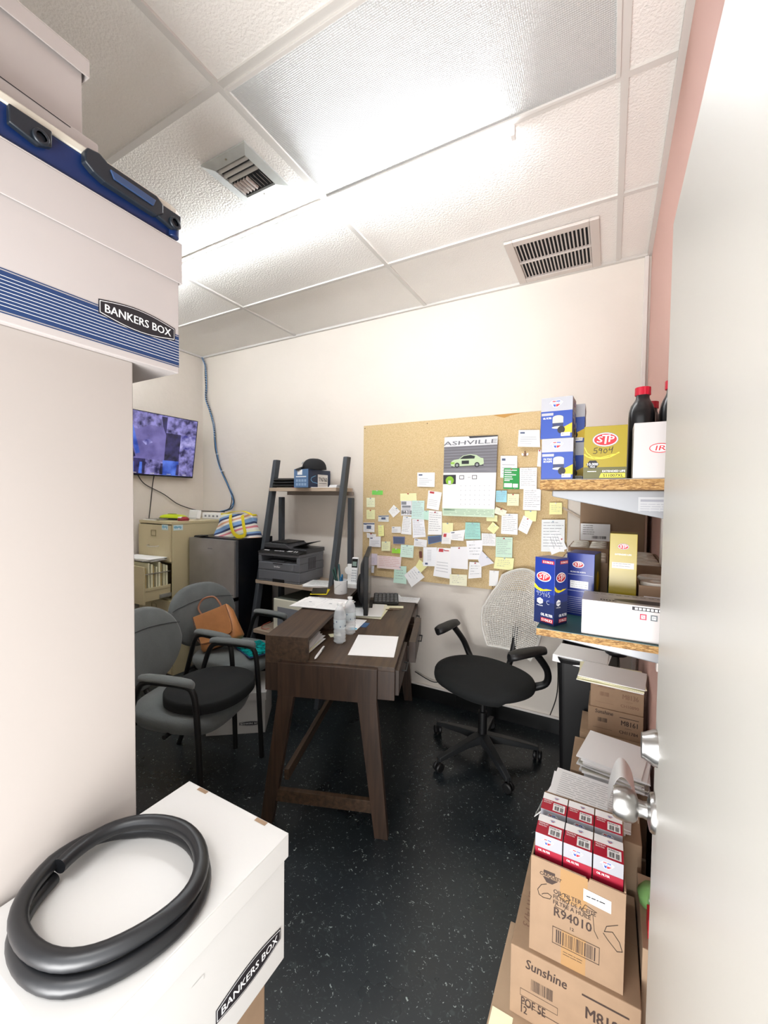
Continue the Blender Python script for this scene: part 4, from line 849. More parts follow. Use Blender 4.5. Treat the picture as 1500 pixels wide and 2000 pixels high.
# microwave on the lower board
mw = thing('microwave', 'old cream microwave with grey window on the lowest ladder board', 'microwave', (-2.06, 2.41, .4405))
b = B(); b.box(-.235, .0, .01, .225, .33, .265); b.obj('cabinet_body', mat('microwave_grey', '55584f', .5), mw, bevel=.004)
b = B(); b.box(-.235, -.018, .01, .225, -.0005, .265); d = b.obj('door', mat('microwave_cream', 'e6e2d0', .4), mw, bevel=.006)
b = B(); b.box(-.19, -.0215, .055, .08, -.0185, .205); b.obj('window', mat('microwave_window', '8d8f97', .2), d, bevel=.003)
b = B(); b.box(.11, -.021, .04, .20, -.0185, .24); b.obj('control_panel', mat('microwave_panel', 'bdb9a6', .5), d)
for x in (-.2, .18): b = B(); b.lathe([(.012, 0), (.012, .01)], 12, TR(x, .04, 0)); b.obj('foot', BLACK, mw)
b = B(); b.tube(curve([(-2.43, 2.50, .47), (-2.45, 2.44, .455), (-2.42, 2.39, .449), (-2.37, 2.38, .452), (-2.345, 2.40, .455)], 6), .003, 6); b.obj('cable', mat('wire_red', 'a04a3c', .5), label='thin reddish wire at the left end of the lowest ladder board', cat='cable')
# handbag on the second chair
hb = thing('handbag', 'tan leather handbag slumped on the grey armchair by the fridge', 'handbag', (-2.24, 1.87, .505))
hb.rotation_euler = (R(-20), R(-22), R(35))
b = B(); b.sm = True; out = []
for z, w_, d_, dx in ((0, .25, .115, 0), (.02, .275, .13, 0), (.10, .265, .12, .005), (.19, .235, .085, .0), (.235, .215, .045, -.005), (.245, .20, .02, -.005)): out.append([(x+dx+.006*sin(9*y+z*40), y+.005*sin(14*x+z*20), z+.010*sin(11*x)*(z > .05)) for x, y in rrect(w_, d_, min(d_, w_)*.4, 7)])
b.loft(out); b.obj('bag_body', LEATHER, hb, sharp=1.3)
b = B(); b.sm = False; n = 10
for a in range(n):
    pass
b.loft([[(x, y0, z) for x, z in ((-.115, .238), (.112, .238), (.108, .05), (.0, .035), (-.11, .05))] for y0 in (-.075, -.068)]); b.obj('flap', LEATHER, hb, bevel=.003)
b = B(); b.tube(curve([(-.115, -.077, .238), (-.112, -.078, .06), (0, -.078, .036), (.108, -.078, .06), (.112, -.077, .238)], 5), .0018, 6); b.obj('flap_stitching', LEATHD, hb)
b = B(); pts = curve([(-.08, .0, .235), (-.095, .0, .30), (-.05, .0, .345), (.02, .0, .335), (.05, .0, .28), (.055, .0, .235)], 8)
b.tube(pts, .0065, 8); b.obj('strap', mat('strap_tan_pink', '9c6a50', .5), hb)
b = B(); b.prism(rrect(.03, .03, .008), 0, .006, front(.0, -.079, .06)); b.obj('clasp', mat('brass', 'a98a4e', .3, .9), hb)
# turquoise folder on the same chair
tf = thing('folder', 'shiny turquoise folder with dark edge lying on the grey armchair seat', 'folder', (-2.075, 1.995, .4715), R(-20))
B().box(-.12, -.10, 0, .14, .09, .006).obj('back_cover', NAVY, tf, bevel=.001)
TQ = mat('turquoise_foil', '17a3a0', .18, .5, noise=(38, .8)); B().box(-.115, -.095, .0062, .135, .086, .011).obj('front_cover', TQ, tf, bevel=.001)
# ================================================================ corkboard
NOTES=[
([(-1.646, 1.56), (-1.55, 1.56), (-1.55, 1.526), (-1.646, 1.527)],'7be05a','lines',"small bright green label pinned high at the board's left side"),
([(-1.696, 1.502), (-1.619, 1.503), (-1.618, 1.429), (-1.695, 1.427)],'f0f3cf','hand','pale yellow note below the bright green label'),
([(-1.695, 1.406), (-1.617, 1.408), (-1.616, 1.334), (-1.694, 1.332)],'eff0bb','hand',"pale yellow note under another at the board's far left edge"),
([(-1.585, 1.364), (-1.493, 1.369), (-1.493, 1.318), (-1.587, 1.317)],'dfe2e0','card','small grey business card with dark printed band at board left'),
([(-1.451, 1.451), (-1.394, 1.402), (-1.453, 1.352), (-1.497, 1.399)],'f4f4f2','hand','small white note turned on its corner near the grey business card'),
([(-1.396, 1.537), (-1.262, 1.541), (-1.258, 1.486), (-1.395, 1.478)],'f0f1bd','blank','wide pale yellow note above the black printed phone number sheet'),
([(-1.389, 1.482), (-1.298, 1.483), (-1.299, 1.373), (-1.387, 1.37)],'e6e6ea','phone','white sheet with large black phone digits on the corkboard'),
([(-1.369, 1.367), (-1.299, 1.364), (-1.297, 1.228), (-1.385, 1.231)],'f6f6f6','lines','white slip hanging below the black printed phone number sheet'),
([(-1.293, 1.346), (-1.197, 1.347), (-1.18, 1.219), (-1.285, 1.206)],'f3f4f8','lines','white slip hanging below the mint sheet beside the phone digits'),
([(-1.295, 1.485), (-1.195, 1.486), (-1.197, 1.347), (-1.299, 1.349)],'cfeae2','lines','mint green sheet to the right of the black phone digits'),
([(-1.198, 1.412), (-1.156, 1.413), (-1.158, 1.343), (-1.197, 1.347)],'c5e8d8','blank','mint green scrap peeking between two white slips left of the calendar'),
([(-1.159, 1.417), (-1.058, 1.41), (-1.055, 1.241), (-1.164, 1.237)],'f5f5f4','lines',"tall white slip directly left of the calendar's lower part"),
([(-1.165, 1.561), (-1.06, 1.547), (-1.083, 1.417), (-1.176, 1.43)],'f7f7f7','red',"white slip with reddish mark tilted beside the calendar's left edge"),
([(-1.255, 1.693), (-1.117, 1.691), (-1.117, 1.586), (-1.254, 1.589)],'f6f6f9','card','white index card alone left of the calendar, high on the board'),
([(-1.719, 1.303), (-1.616, 1.307), (-1.616, 1.231), (-1.719, 1.23)],'f1f1f3','card',"white card with grey heading at the board's left edge"),
([(-1.584, 1.289), (-1.534, 1.291), (-1.529, 1.207), (-1.579, 1.202)],'f2f2a6','hand','narrow yellow note below the small grey business card'),
([(-1.462, 1.283), (-1.385, 1.286), (-1.384, 1.239), (-1.463, 1.235)],'ededed','card','small white card left of the slip under the phone digits'),
([(-1.687, 1.224), (-1.6, 1.217), (-1.606, 1.184), (-1.683, 1.185)],'f6f6f6','lines','white strip tucked above the round-logo card at board left'),
([(-1.661, 1.197), (-1.558, 1.201), (-1.557, 1.118), (-1.662, 1.115)],'f4f4f8','card','white card with blue-grey lines above the pinkish form'),
([(-1.549, 1.163), (-1.472, 1.168), (-1.472, 1.094), (-1.549, 1.09)],'f2f4c8','hand','pale yellow note beside the card with blue-grey lines'),
([(-1.451, 1.209), (-1.348, 1.211), (-1.351, 1.156), (-1.447, 1.152)],'8b86a8','photo','dark purple photo card above the mint square note'),
([(-1.455, 1.117), (-1.383, 1.116), (-1.385, 1.082), (-1.457, 1.08)],'a8ee3c','lines','lime green label left of the mint square note'),
([(-1.38, 1.151), (-1.273, 1.15), (-1.277, 1.057), (-1.387, 1.055)],'d6eee0','hand','mint square note right of the lime green label'),
([(-1.668, 1.063), (-1.585, 1.064), (-1.584, 0.975), (-1.667, 0.968)],'e2d9e6','card',"lavender card partly behind the monitor at the board's lower left"),
([(-1.667, 0.968), (-1.612, 0.967), (-1.615, 0.911), (-1.666, 0.909)],'e6eaf0','lines','small pale blue slip under the lavender card'),
([(-1.433, 0.983), (-1.331, 0.989), (-1.329, 0.854), (-1.44, 0.853)],'cdeedd','hand',"mint slip hanging over the board's bottom edge at left"),
([(-1.585, 1.053), (-1.374, 1.055), (-1.381, 0.957), (-1.586, 0.953)],'f6e6e4','form',"wide pinkish form near the board's lower left"),
([(-1.226, 1.051), (-1.158, 1.008), (-1.224, 0.939), (-1.27, 0.972)],'f3f0b0','blank','yellow note behind the big tilted white sheet at board bottom'),
([(-1.259, 0.999), (-1.181, 0.923), (-1.285, 0.836), (-1.348, 0.921)],'f8f8f8','hand',"large tilted white sheet hanging over the board's bottom edge"),
([(-1.268, 1.205), (-1.166, 1.197), (-1.169, 1.145), (-1.273, 1.145)],'eeeef0','card','white business card above the red-brown key tag'),
([(-1.161, 1.225), (-1.056, 1.238), (-1.052, 1.195), (-1.155, 1.166)],'5d86b4','photo','blue photo card left of the red sticker sheet'),
([(-1.049, 1.329), (-0.968, 1.332), (-0.969, 1.26), (-1.048, 1.258)],'f3efb8','blank','pale yellow note directly above the red sticker sheet'),
([(-1.044, 1.257), (-0.979, 1.262), (-0.983, 1.18), (-1.054, 1.178)],'f3f1ee','redtop','white sheet with a red sticker at its top'),
([(-0.763, 1.269), (-0.667, 1.27), (-0.667, 1.187), (-0.761, 1.184)],'f4f4f4','lines','white card right of the rounded teal note'),
([(-0.878, 1.339), (-0.777, 1.34), (-0.767, 1.227), (-0.882, 1.221)],'a6ddd2','lines','teal note with rounded top corners below the calendar'),
([(-0.99, 1.269), (-0.879, 1.288), (-0.89, 1.208), (-0.98, 1.21)],'f5f5f5','card',"white card overlapping the rounded teal note's left edge"),
([(-1.193, 1.143), (-1.086, 1.15), (-1.086, 1.011), (-1.193, 1.005)],'f4f6f9','blue','white sheet with small blue stamp in its bottom corner'),
([(-1.081, 1.148), (-0.979, 1.15), (-0.973, 0.931), (-1.112, 0.94)],'f6f6f7','redtop2','long white sheet with red round logo in its top corner'),
([(-0.982, 1.161), (-0.855, 1.17), (-0.854, 1.011), (-0.982, 1.009)],'f4f4f7','blank','plain white sheet right of the sheet with red round logo'),
([(-0.87, 1.211), (-0.754, 1.223), (-0.756, 1.088), (-0.853, 1.082)],'f6f7fa','hand','white sheet hanging right below the rounded teal note'),
([(-0.76, 1.15), (-0.673, 1.071), (-0.758, 1.039), (-0.783, 1.081)],'e9e9f2','blank','white folded triangle of paper near the board bottom centre'),
([(-0.843, 1.066), (-0.759, 1.068), (-0.757, 0.964), (-0.85, 0.947)],'f5f5f6','hand','crumpled white note below the sheet under the teal note'),
([(-0.984, 0.966), (-0.858, 0.973), (-0.859, 0.893), (-0.986, 0.889)],'f5f3d6','hand',"cream note at the board's bottom edge right of the long logo sheet"),
([(-0.664, 1.113), (-0.542, 1.115), (-0.549, 1.033), (-0.675, 1.037)],'f3f3b6','hand','yellow sheet hanging below the mint form above the mesh chair'),
([(-0.664, 1.249), (-0.555, 1.252), (-0.555, 1.118), (-0.664, 1.114)],'cfead6','lines','mint form above the yellow sheet and mesh chair'),
([(-0.703, 1.02), (-0.639, 1.022), (-0.646, 0.918), (-0.704, 0.914)],'f5f5f5','blank','white note partly behind the mesh chair back'),
([(-0.644, 1.791), (-0.537, 1.787), (-0.535, 1.643), (-0.643, 1.647)],'f6f6f6','card','white sheet partly covered by the green printed card'),
([(-0.621, 1.709), (-0.522, 1.706), (-0.52, 1.569), (-0.623, 1.572)],'2f9e4e','greencard','green printed card with white van picture right of the calendar'),
([(-0.519, 1.708), (-0.413, 1.708), (-0.412, 1.569), (-0.517, 1.571)],'f5f5f5','lines','white sheet directly right of the green printed card'),
([(-0.669, 1.56), (-0.598, 1.56), (-0.598, 1.483), (-0.669, 1.484)],'a3dcea','lines',"sky blue note at the calendar's right edge"),
([(-0.594, 1.539), (-0.52, 1.538), (-0.52, 1.461), (-0.595, 1.461)],'f3f3c8','hand','pale yellow square note right of the sky blue note'),
([(-0.492, 1.571), (-0.386, 1.571), (-0.386, 1.434), (-0.493, 1.435)],'f4f4f6','lines','white sheet hanging below the sheet beside the green card'),
([(-0.482, 1.43), (-0.407, 1.432), (-0.411, 1.363), (-0.48, 1.362)],'f1eeb0','blank','pale yellow note under the white sheets at board right'),
([(-0.488, 1.4), (-0.431, 1.365), (-0.464, 1.277), (-0.522, 1.306)],'f6f6f6','hand','tilted white receipt overlapping a pale yellow note at board right'),
([(-0.73, 1.392), (-0.656, 1.395), (-0.655, 1.352), (-0.729, 1.354)],'e9eab2','blank',"yellow scrap just below the calendar's bottom right corner"),
([(-0.628, 1.408), (-0.524, 1.408), (-0.523, 1.271), (-0.63, 1.273)],'f6f6f6','lines','white sheet left of the tilted receipt, above the mint form'),
([(-0.666, 1.451), (-0.594, 1.427), (-0.609, 1.389), (-0.683, 1.41)],'f4f3da','hand',"cream note tilted over the calendar's bottom right corner"),
([(-0.685, 1.351), (-0.642, 1.315), (-0.677, 1.268), (-0.723, 1.302)],'f3f3b4','hand','yellow note turned on its corner right of the teal note'),
([(-0.53, 1.953), (-0.402, 1.945), (-0.397, 1.836), (-0.534, 1.846)],'f6f7fa','card',"white card with blue letterhead at the board's upper right"),
([(-0.407, 1.82), (-0.39, 1.819), (-0.389, 1.712), (-0.412, 1.715)],'f6f6f6','blank','white slip edge beside the lower silver and blue filter box'),
([(-0.332, 1.485), (-0.26, 1.486), (-0.258, 1.413), (-0.332, 1.411)],'f2f1ac','hand','yellow square note alone below the upper shelf'),
([(-0.376, 1.376), (-0.241, 1.381), (-0.239, 1.181), (-0.375, 1.173)],'eef1f2','lines',"large white form at the board's right edge below the shelf"),
([(-0.279, 1.322), (-0.223, 1.202), (-0.312, 1.156), (-0.348, 1.27)],'f7f8fa','hand',"tilted white receipt over the large form at the board's right"),
]

ck = thing('corkboard', 'large unframed corkboard covered in pinned notes on the back wall', 'corkboard', (-.985, 2.806, .885))
b = B(); b.loft([[(-.745, y, 0), (.30, y, .0), (.755, y, .03), (.755, y, .60), (.735, y, 1.185), (-.745, y, 1.187)] for y in (-.006, .006)]); b.obj('cork_panel', CORK, ck, bevel=.001)
b = B(); F = front(-.745, -.0062, 0); b.poly(F, [(1.02, 1.185), (1.23, 1.185), (1.15, 1.175), (1.1, 1.16), (1.06, 1.172)], 0, .0006); b.obj('torn_patch', mat('bare_fibre', 'b98d4e', .9), ck)
for x, z in ((-.733, 1.165), (-.20, 1.165), (.30, .02)): b = B(); b.lathe([(.0035, 0), (.0035, .002)], 8, FR((x, -.006, z), (1, 0, 0), (0, 0, 1))); b.obj('nail', BLACK, ck)
PINC = [mat('pin_white', 'e6e6e6', .3), mat('pin_clear_blue', '9fb4c6', .3), mat('pin_red', 'b8323a', .3)]
def bil(Q, u, v):   # quad TL TR BR BL, u right, v up
    tl, tr, br, bl = Q; t = V(tl).lerp(V(tr), u); o = V(bl).lerp(V(br), u); return o.lerp(t, v)
for i, (Q, col, kd, lab) in enumerate(NOTES):
    y = 2.7985-.0005*i; b = B(); rd = random.Random(i+50); cx = sum(q[0] for q in Q)/4; cz = sum(q[1] for q in Q)/4
    n = 5; sm_ = b.sm; curl = rd.uniform(.0, .0003)+(.0006 if i % 9 == 4 else 0)
    g = [[b.v((lambda p: (p[0], y-curl*(1-v/n)**2-.0, p[1]))(bil(Q, u/n, v/n))) for u in range(n+1)] for v in range(n+1)]
    g2 = [[b.v((lambda p: (p[0], y+.0003-curl*(1-v/n)**2, p[1]))(bil(Q, u/n, v/n))) for u in range(n+1)] for v in range(n+1)]
    for G_ in (g, g2):
        for a in range(n):
            for c in range(n): b.f([G_[a][c], G_[a][c+1], G_[a+1][c+1], G_[a+1][c]], 0)
    for a in range(n):
        for (p, q, r, s) in ((g[0][a], g[0][a+1], g2[0][a+1], g2[0][a]), (g[n][a], g[n][a+1], g2[n][a+1], g2[n][a]), (g[a][0], g[a+1][0], g2[a+1][0], g2[a][0]), (g[a][n], g[a+1][n], g2[a+1][n], g2[a][n])): b.f([p, q, r, s], 0)
    def R2(u0, v0, u1, v1, mi, l=.0008):
        P_ = [bil(Q, u, v) for u, v in ((u0, v0), (u1, v0), (u1, v1), (u0, v1))]; VV = [v0, v0, v1, v1]
        b.f([b.v((p[0], y-l-curl*(1-vv)**2, p[1])) for p, vv in zip(P_, VV)], mi)
    if kd in ('lines', 'form'):
        m_ = 9 if kd == 'lines' else 6
        for k in range(m_):
            v = .9-.82*k/m_; u = .08
            while u < rd.uniform(.6, .95): w_ = rd.uniform(.08, .3); R2(u, v, min(.95, u+w_), v+.014, 1 if kd == 'lines' else 3); u += w_+.03
    if kd == 'hand':
        for k in range(4):
            v = .75-.16*k; u = .15
            while u < rd.uniform(.5, .9): w_ = rd.uniform(.05, .15); R2(u, v+rd.uniform(-.01, .01), u+w_, v+.018, 1); u += w_+.04
    if kd == 'card':
        R2(.08, .78, .3, .88, 2)
        for k in range(4): R2(.1, .58-.13*k, rd.uniform(.5, .9), .60-.13*k, 1)
        if 'heading' in lab or 'band' in lab: R2(0, .82, 1, .95, 2); R2(.3, .35, .7, .7, 2)
    if kd in ('redtop', 'redtop2', 'red'): 
        R2(.12, .62 if kd == 'redtop' else .86, .45, .92 if kd == 'redtop' else .97, 3)
        if kd == 'redtop2': R2(.5, .9, .85, .93, 3)
        for k in range(4): R2(.1, .5-.1*k, .8, .51-.1*k, 1)
    if kd == 'photo': R2(.05, .08, .95, .92, 2); R2(.1, .4, .7, .7, 4); R2(.5, .15, .9, .35, 1); R2(.2, .2, .4, .5, 4)
    if kd == 'blue':
        R2(.15, .08, .35, .18, 2)
        for k in range(9): R2(.3, .85-.07*k, .6, .86-.07*k, 1)
    if kd == 'greencard':
        for k, (v, w_) in enumerate(((.88, .85), (.78, .5), (.66, .8), (.56, .55), (.46, .6), (.38, .4))): R2(.06, v, w_, v+.045, 4)
        R2(.05, .08, .55, .28, 4); R2(.6, .08, .92, .26, 4); R2(.68, .02, .76, .1, 1); R2(.1, .15, .48, .2, 2)
    if kd == 'phone':
        R2(.05, .74, .5, .95, 1); R2(.1, .55, .9, .68, 1)
        F = FR((Q[3][0], y, Q[3][1]), (1, 0, 0), (0, 0, 1)); wd = Q[1][0]-Q[0][0]; b.text(F, wd*.5, .012, '864-310', .03, 5, .001, w=wd*.92, al='c')
        for k in range(5): R2(.1, .34+.05*k, .9, .355+.05*k, 1)
    o = b.obj('business_card' if kd in ('card', 'photo') else 'pinned_note', [mat('note_'+col, col, .75), GREYI, mat('note_ink_slate', '56627e', .7), mat('note_ink_red', 'c8464e', .6), WHI, INK], label=lab, cat='note', group='notes pinned on the corkboard')
    if kd in ('hand', 'lines', 'blank', 'redtop2', 'greencard'):
        p = bil(Q, .5, .94); k_ = B(); k_.lathe([(.0045, 0), (.003, .003), (.0025, .007), (.0042, .010), (.0001, .0105)], 10, FR((p[0]-o.location.x, y-.0004-o.location.y, p[1]-o.location.z), (1, 0, 0), (0, 0, 1))); k_.obj('push_pin', PINC[i % 3], o)
# wall calendar
cl = thing('wall_calendar', 'wall calendar with a racing car photograph and white month grid', 'calendar', (-.852, 2.768, 1.38))
def CF(y): return front(0, y, 0)
b = B(); b.loft([[(-.184, y, .556), (.189, y, .547), (.184, y, .301), (-.188, y, .306)] for y in (-.004, 0)], mi=0)
F = CF(-.004); b.poly(F, [(-.184, .556), (.189, .547), (.1875, .485), (-.1855, .487)], 1, .0006)
b.poly(F, [(-.01, .552), (.189, .547), (.189, .54), (0, .538)], 2, .0009)
for k in range(8): b.rect(F, -.186, .475-.02*k, .186, .4865-.02*k, 3, .0006)
b.obj('photo_page', [mat('asphalt_photo', '86858c', .4, noise=(14, .12, (.5, 1, 8))), mat('photo_white', 'dcdde0', .4), mat('photo_dark', '35363c', .4), mat('photo_streak', '747379', .4)], cl)
b = B(); b.text(F, -.004, .497, 'ASHVILLE', .028, 0, .0012, w=.372, al='c', shear=.12); b.obj('lettering', mat('calendar_lettering', '6a6b72', .5), cl)
b = B(); X0, Z0, S_ = -.135, .335, .235
b.poly(F, [(X0+S_*x, Z0+S_*z) for x, z in ((0, .12), (.02, .2), (.1, .25), (.25, .27), (.38, .37), (.6, .4), (.78, .37), (.9, .29), (.98, .27), (1, .12), (.93, .08), (.1, .05), (.02, .07))], 0, .0012)
b.poly(F, [(X0+S_*x, Z0+S_*z) for x, z in ((.28, .27), (.4, .355), (.6, .38), (.74, .34), (.72, .27))], 1, .0015)
for x in (.2, .8): b.ell(F, X0+S_*x, Z0+S_*.09, S_*.075, S_*.075, 1, .0016); b.ell(F, X0+S_*x, Z0+S_*.09, S_*.04, S_*.04, 2, .0018)
b.rect(F, X0+S_*.34, Z0+S_*.12, X0+S_*.56, Z0+S_*.22, 1, .0016); b.rect(F, X0, Z0+S_*.13, X0+S_*.12, Z0+S_*.18, 3, .0016); b.poly(F, [(X0+S_*.02, Z0+S_*.03), (X0+S_*1, Z0+S_*.06), (X0+S_*.97, Z0+S_*.09), (X0+S_*.03, Z0+S_*.07)], 1, .001)
b.obj('printed_car', [mat('car_pale_green', 'c3d6b0', .4), mat('car_dark', '2d2f33', .4), mat('car_wheel', '9a9ca0', .4), mat('car_green', '8fc43a', .4)], cl)
b = B(); b.loft([[(-.188, y, .305), (.184, y, .300), (.178, y, .057), (-.193, y, .055)] for y in (-.005, -.001)], mi=0); F = CF(-.005)
b.rect(F, -.188, .225, -.095, .29, 1, .0005); b.ell(F, -.14, .25, .03, .03, 3, .0008); b.rect(F, -.15, .225, -.13, .25, 4, .001)
for x in (-.07, .02): b.rect(F, x, .258, x+.034, .285, 1, .0005); b.rect(F, x+.004, .262, x+.030, .281, 0, .0008)
b.rect(F, -.01, .27, .01, .272, 1, .0006)
for k in range(7):
    for j in range(5): b.rect(F, -.06+.033*k, .082+.032*j, -.055+.033*k, .088+.032*j, 2, .0005)
for j in range(6): b.rect(F, -.07, .075+.032*j, .17, .0756+.032*j, 2, .0005)
b.obj('month_page', [WHI, mat('photo_dark', '35363c', .4), mat('grid_grey', 'c2c3c8', .6), mat('car_green', '8fc43a', .4), mat('photo_white', 'dcdde0', .4)], cl)
b = B(); b.loft([[(-.193, y, .055), (.178, y, .057), (.177, y, 0), (-.188, y, .001)] for y in (-.004, 0)], mi=0); F = CF(-.004); lines(b, F, -.18, .01, .17, .05, 4, 1, .003, 9)
b.rect(F, -.18, .04, -.1, .05, 1, .0006); b.obj('footer_strip', [mat('calendar_mint', 'cfe3cb', .5), mat('mint_ink', '9bb89c', .6)], cl)
an = thing('ornament', 'tiny white and brown winged ornament pinned at the board\'s upper right', 'ornament', (-.492, 2.792, 1.785))
b = B(); b.sm = True; b.lathe([(.0001, 0), (.010, .002), (.007, .018), (.003, .024)], 12); b.lathe([(.0001, .022), (.006, .028), (.0001, .035)], 10); b.obj('figure', mat('ornament_brown', '8a6a58', .6), an)
for s in (-1, 1): b = B(); b.prism([(0, .010), (s*.02, .022), (s*.022, .008), (s*.012, .002)], 0, .003, FR((0, .003, 0), (1, 0, 0), (0, 0, 1))); b.obj('wing', WHI, an)
ky = thing('key_tag', 'dark red-brown key tag hanging from the board below a business card', 'key', (-1.205, 2.762, 1.06))
b = B(); b.prism(rrect(.022, .05, .006), 0, .004, FR((0, .0, .03), (1, 0, .1), (-.1, 0, 1))); b.obj('tag', mat('tag_brown', '6b3d33', .5), ky); b = B(); b.tube([(.008*cos(a), 0, .065+.008*sin(a)) for a in [2*PI*i/16 for i in range(16)]], .0012, 6, closed=True); b.obj('ring', STEEL, ky)
b = B(); b.bar((-.258, 2.80, 1.455), (-.12, 2.80, 1.375), .012, .012, up=(0, 1, 0)); b.obj('wood_strip', OAKG, label='short pale wooden strip on the wall right of the corkboard', cat='strip')
# ================================================================ right wall shelves
SH_TOP, SH_LOW = 1.557, 1.145
for nm, lb, z, th, m0 in (('wall_shelf', 'upper particle board wall shelf holding oil filter boxes', SH_TOP, .028, mat('shelf_grey_laminate', '8e8b86', .5)), ('wall_shelf', 'lower green-topped particle board wall shelf holding the glove box', SH_LOW, .020, TEAL)):
    t = thing(nm, lb, 'shelf', (-.17, 1.2, z-th), 0, 'particle board wall shelves')
    B().box(0, 0, 0, .340, 1.60, th-.0015).obj('board', PARTI, t); B().box(0, 0, th-.0014, .340, 1.60, th).obj('laminate_top', m0, t)
    for k, y in enumerate((.06, .85)):
        q = B(); q.prism([(.025, -.001), (.335, -.001), (.335, -.075 if z > 1.3 else -.045), (.30, -.075 if z > 1.3 else -.045), (.025, -.018)], 0, .028, FR((0, y+.028, 0), (1, 0, 0), (0, 0, 1)))
        o = q.obj('bracket', mat('bracket_grey', '8a8c8f', .4, .3), t, bevel=.003)
        if k == 0 and z > 1.3:
            q = B(); F = front(.0, y, 0); q.rect(F, .235, -.055, .325, -.018, 0, .0006); q.rect(F, .24, -.03, .30, -.024, 1, .0009); lines(q, F, .24, -.058, .315, -.034, 4, 1, .0012, 3, .0009); q.obj('sticker', [mat('sticker_grey', 'a9abad', .4), GREYI], o)
b = B(); b.box(XR-.018, 1.66, .92, XR, 1.69, 1.52); b.obj('shelf_upright', mat('white_pvc', 'ded8d2', .4), label='white vertical shelf upright on the pink wall', cat='upright', bevel=.002)
# ---- blue and silver oil filter boxes on the upper shelf
def bluebox(label, x, y, z, rz, l2, group, w=.079, h=.1105, d=.079):
    t = thing('filter_box', label, 'box', (x, y, z), rz, group)
    b = B(); b.box(0, 0, 0, w, d, h, 0); s = .0004
    for F, W in ((front(0, 0, 0), w), (right(w, 0, 0), d), (left(0, d, 0), d)):
        b.rect(F, 0, 0, W, h*.665, 1, s); 
        b.rect(F, W*.02, h*.56, W*.4, h*.625, 0, .0008)
        m = W; b.poly(F, [(m*.62, h*.22), (m, h*.36), (m, h*.12), (m*.7, h*.06)], 5, .0008)
        b.ell(F, m*.55, h*.50, m*.17, h*.055, 6, .001); b.rect(F, m*.38, h*.36, m*.72, h*.50, 6, .0009); b.rect(F, m*.38, h*.26, m*.72, h*.37, 2, .001); b.ell(F, m*.55, h*.26, m*.19, h*.03, 6, .0011); b.ell(F, m*.66, h*.2, m*.12, h*.09, 4, .0013)
        b.rect(F, m*.66, h*.045, m*.94, h*.13, 3, .0014)
        if W == w: b.text(F, m*.07, h*.475, l2[0], h*.045, 3, .0011, w=m*.27); (l2[1] and b.text(F, m*.07, h*.415, l2[1], h*.045, 3, .0011, w=m*.27)); b.text(F, m*.69, h*.07, '85515', h*.045, 2, .0018, w=m*.22)
    b.obj('carton', [SILV, BBLUE, BNAVY, WHI, INK, GOLD, mat('filter_can_cream', 'b9b8a6', .4)], t, bevel=.0006)
    b = B(); m_filter(b, front(0, -.0006, 0), w*.48, h*.84, w*.42); m_filter(b, right(w+.0006, 0, 0), d*.48, h*.84, d*.42); b.obj('printed_logo', [INK, BLUEI, REDI, WHI, INK], t)
    return t
GB = 'blue and silver filter boxes'
bluebox('lower blue and silver filter box at the front corner of the upper shelf', -.168, 1.205, SH_TOP+.0002, R(0), ('FILTRO', 'DE ACEITE'), GB)
bluebox('upper blue and silver filter box leaning on the front stack of the upper shelf', -.172, 1.206, SH_TOP+.1112, R(-2), ('OIL FILTER', None), GB)
bluebox('lower blue filter box of the back stack on the upper shelf', -.146, 1.315, SH_TOP+.0002, R(-3), ('OIL FILTER', None), GB)
bluebox('upper blue filter box of the back stack on the upper shelf', -.148, 1.318, SH_TOP+.1112, R(1), ('OIL FILTER', None), GB)
t = thing('filter_box', 'yellow oil filter box with handwritten 5904 on the upper shelf', 'box', (-.0635, 1.203, SH_TOP+.0002), R(2))
w, h, d = .0985, .136, .098
b = B(); b.box(0, 0, 0, w, d, h, 0); F = front(0, 0, 0)
b.rect(F, 0, 0, w, h*.22, 1, .0004); b.poly(F, [(w*.38, h*.02), (w*.42, h*.105), (w*.97, h*.105), (w*.97, h*.02)], 2, .0007)
b.stroke(F, [(w*.02, h*.47), (w*.1, h*.42), (w*.25, h*.385), (w*.45, h*.385), (w*.62, h*.41), (w*.82, h*.49)], .003, 2, .0006); b.stroke(F, [(w*.02, h*.60), (w*.08, h*.50), (w*.2, h*.42), (w*.4, h*.40), (w*.6, h*.44), (w*.78, h*.47)], .002, 2, .0006)
b.poly(F, [(w*.22+w*.15*cos(a), h*.275+h*.085*sin(a)) for a in [PI/3*k for k in range(6)]], 3, .0008); b.rect(right(w, 0, 0), .002, .01, d-.002, h*.2, 1, .0005)
b.obj('carton', [BYEL, BOLIVE, mat('box_yellow_light', 'cfc23a', .3), INK], t, bevel=.0008)
b = B(); m_oval(b, F, w*.5, h*.74, w*.60); b.obj('printed_logo', [INK, INK, REDI, WHI, GREYI], t)
b = B(); b.text(F, w*.22, h*.255, '10,000', h*.05, 0, .0012, w=w*.25, al='c'); b.text(F, w*.22, h*.215, 'MILES', h*.025, 0, .0012, al='c'); b.text(F, w*.45, h*.125, 'EXTENDED LIFE', h*.038, 0, .0012, w=w*.52); b.text(F, w*.47, h*.035, 'S11007XL', h*.055, 1, .0013, w=w*.46); lines(b, F, w*.1, h*.12, w*.34, h*.15, 1, 0, .0016, 2, .0012)
b.obj('lettering', [WHI, INK], t)
b = B(); zz = h*.5; u = .0105
b.stroke(F, [(.032, zz+.012), (.025, zz+.011), (.024, zz+.005), (.030, zz+.005), (.031, zz), (.027, zz-.003), (.022, zz-.002)], .0012, 0, .0016)
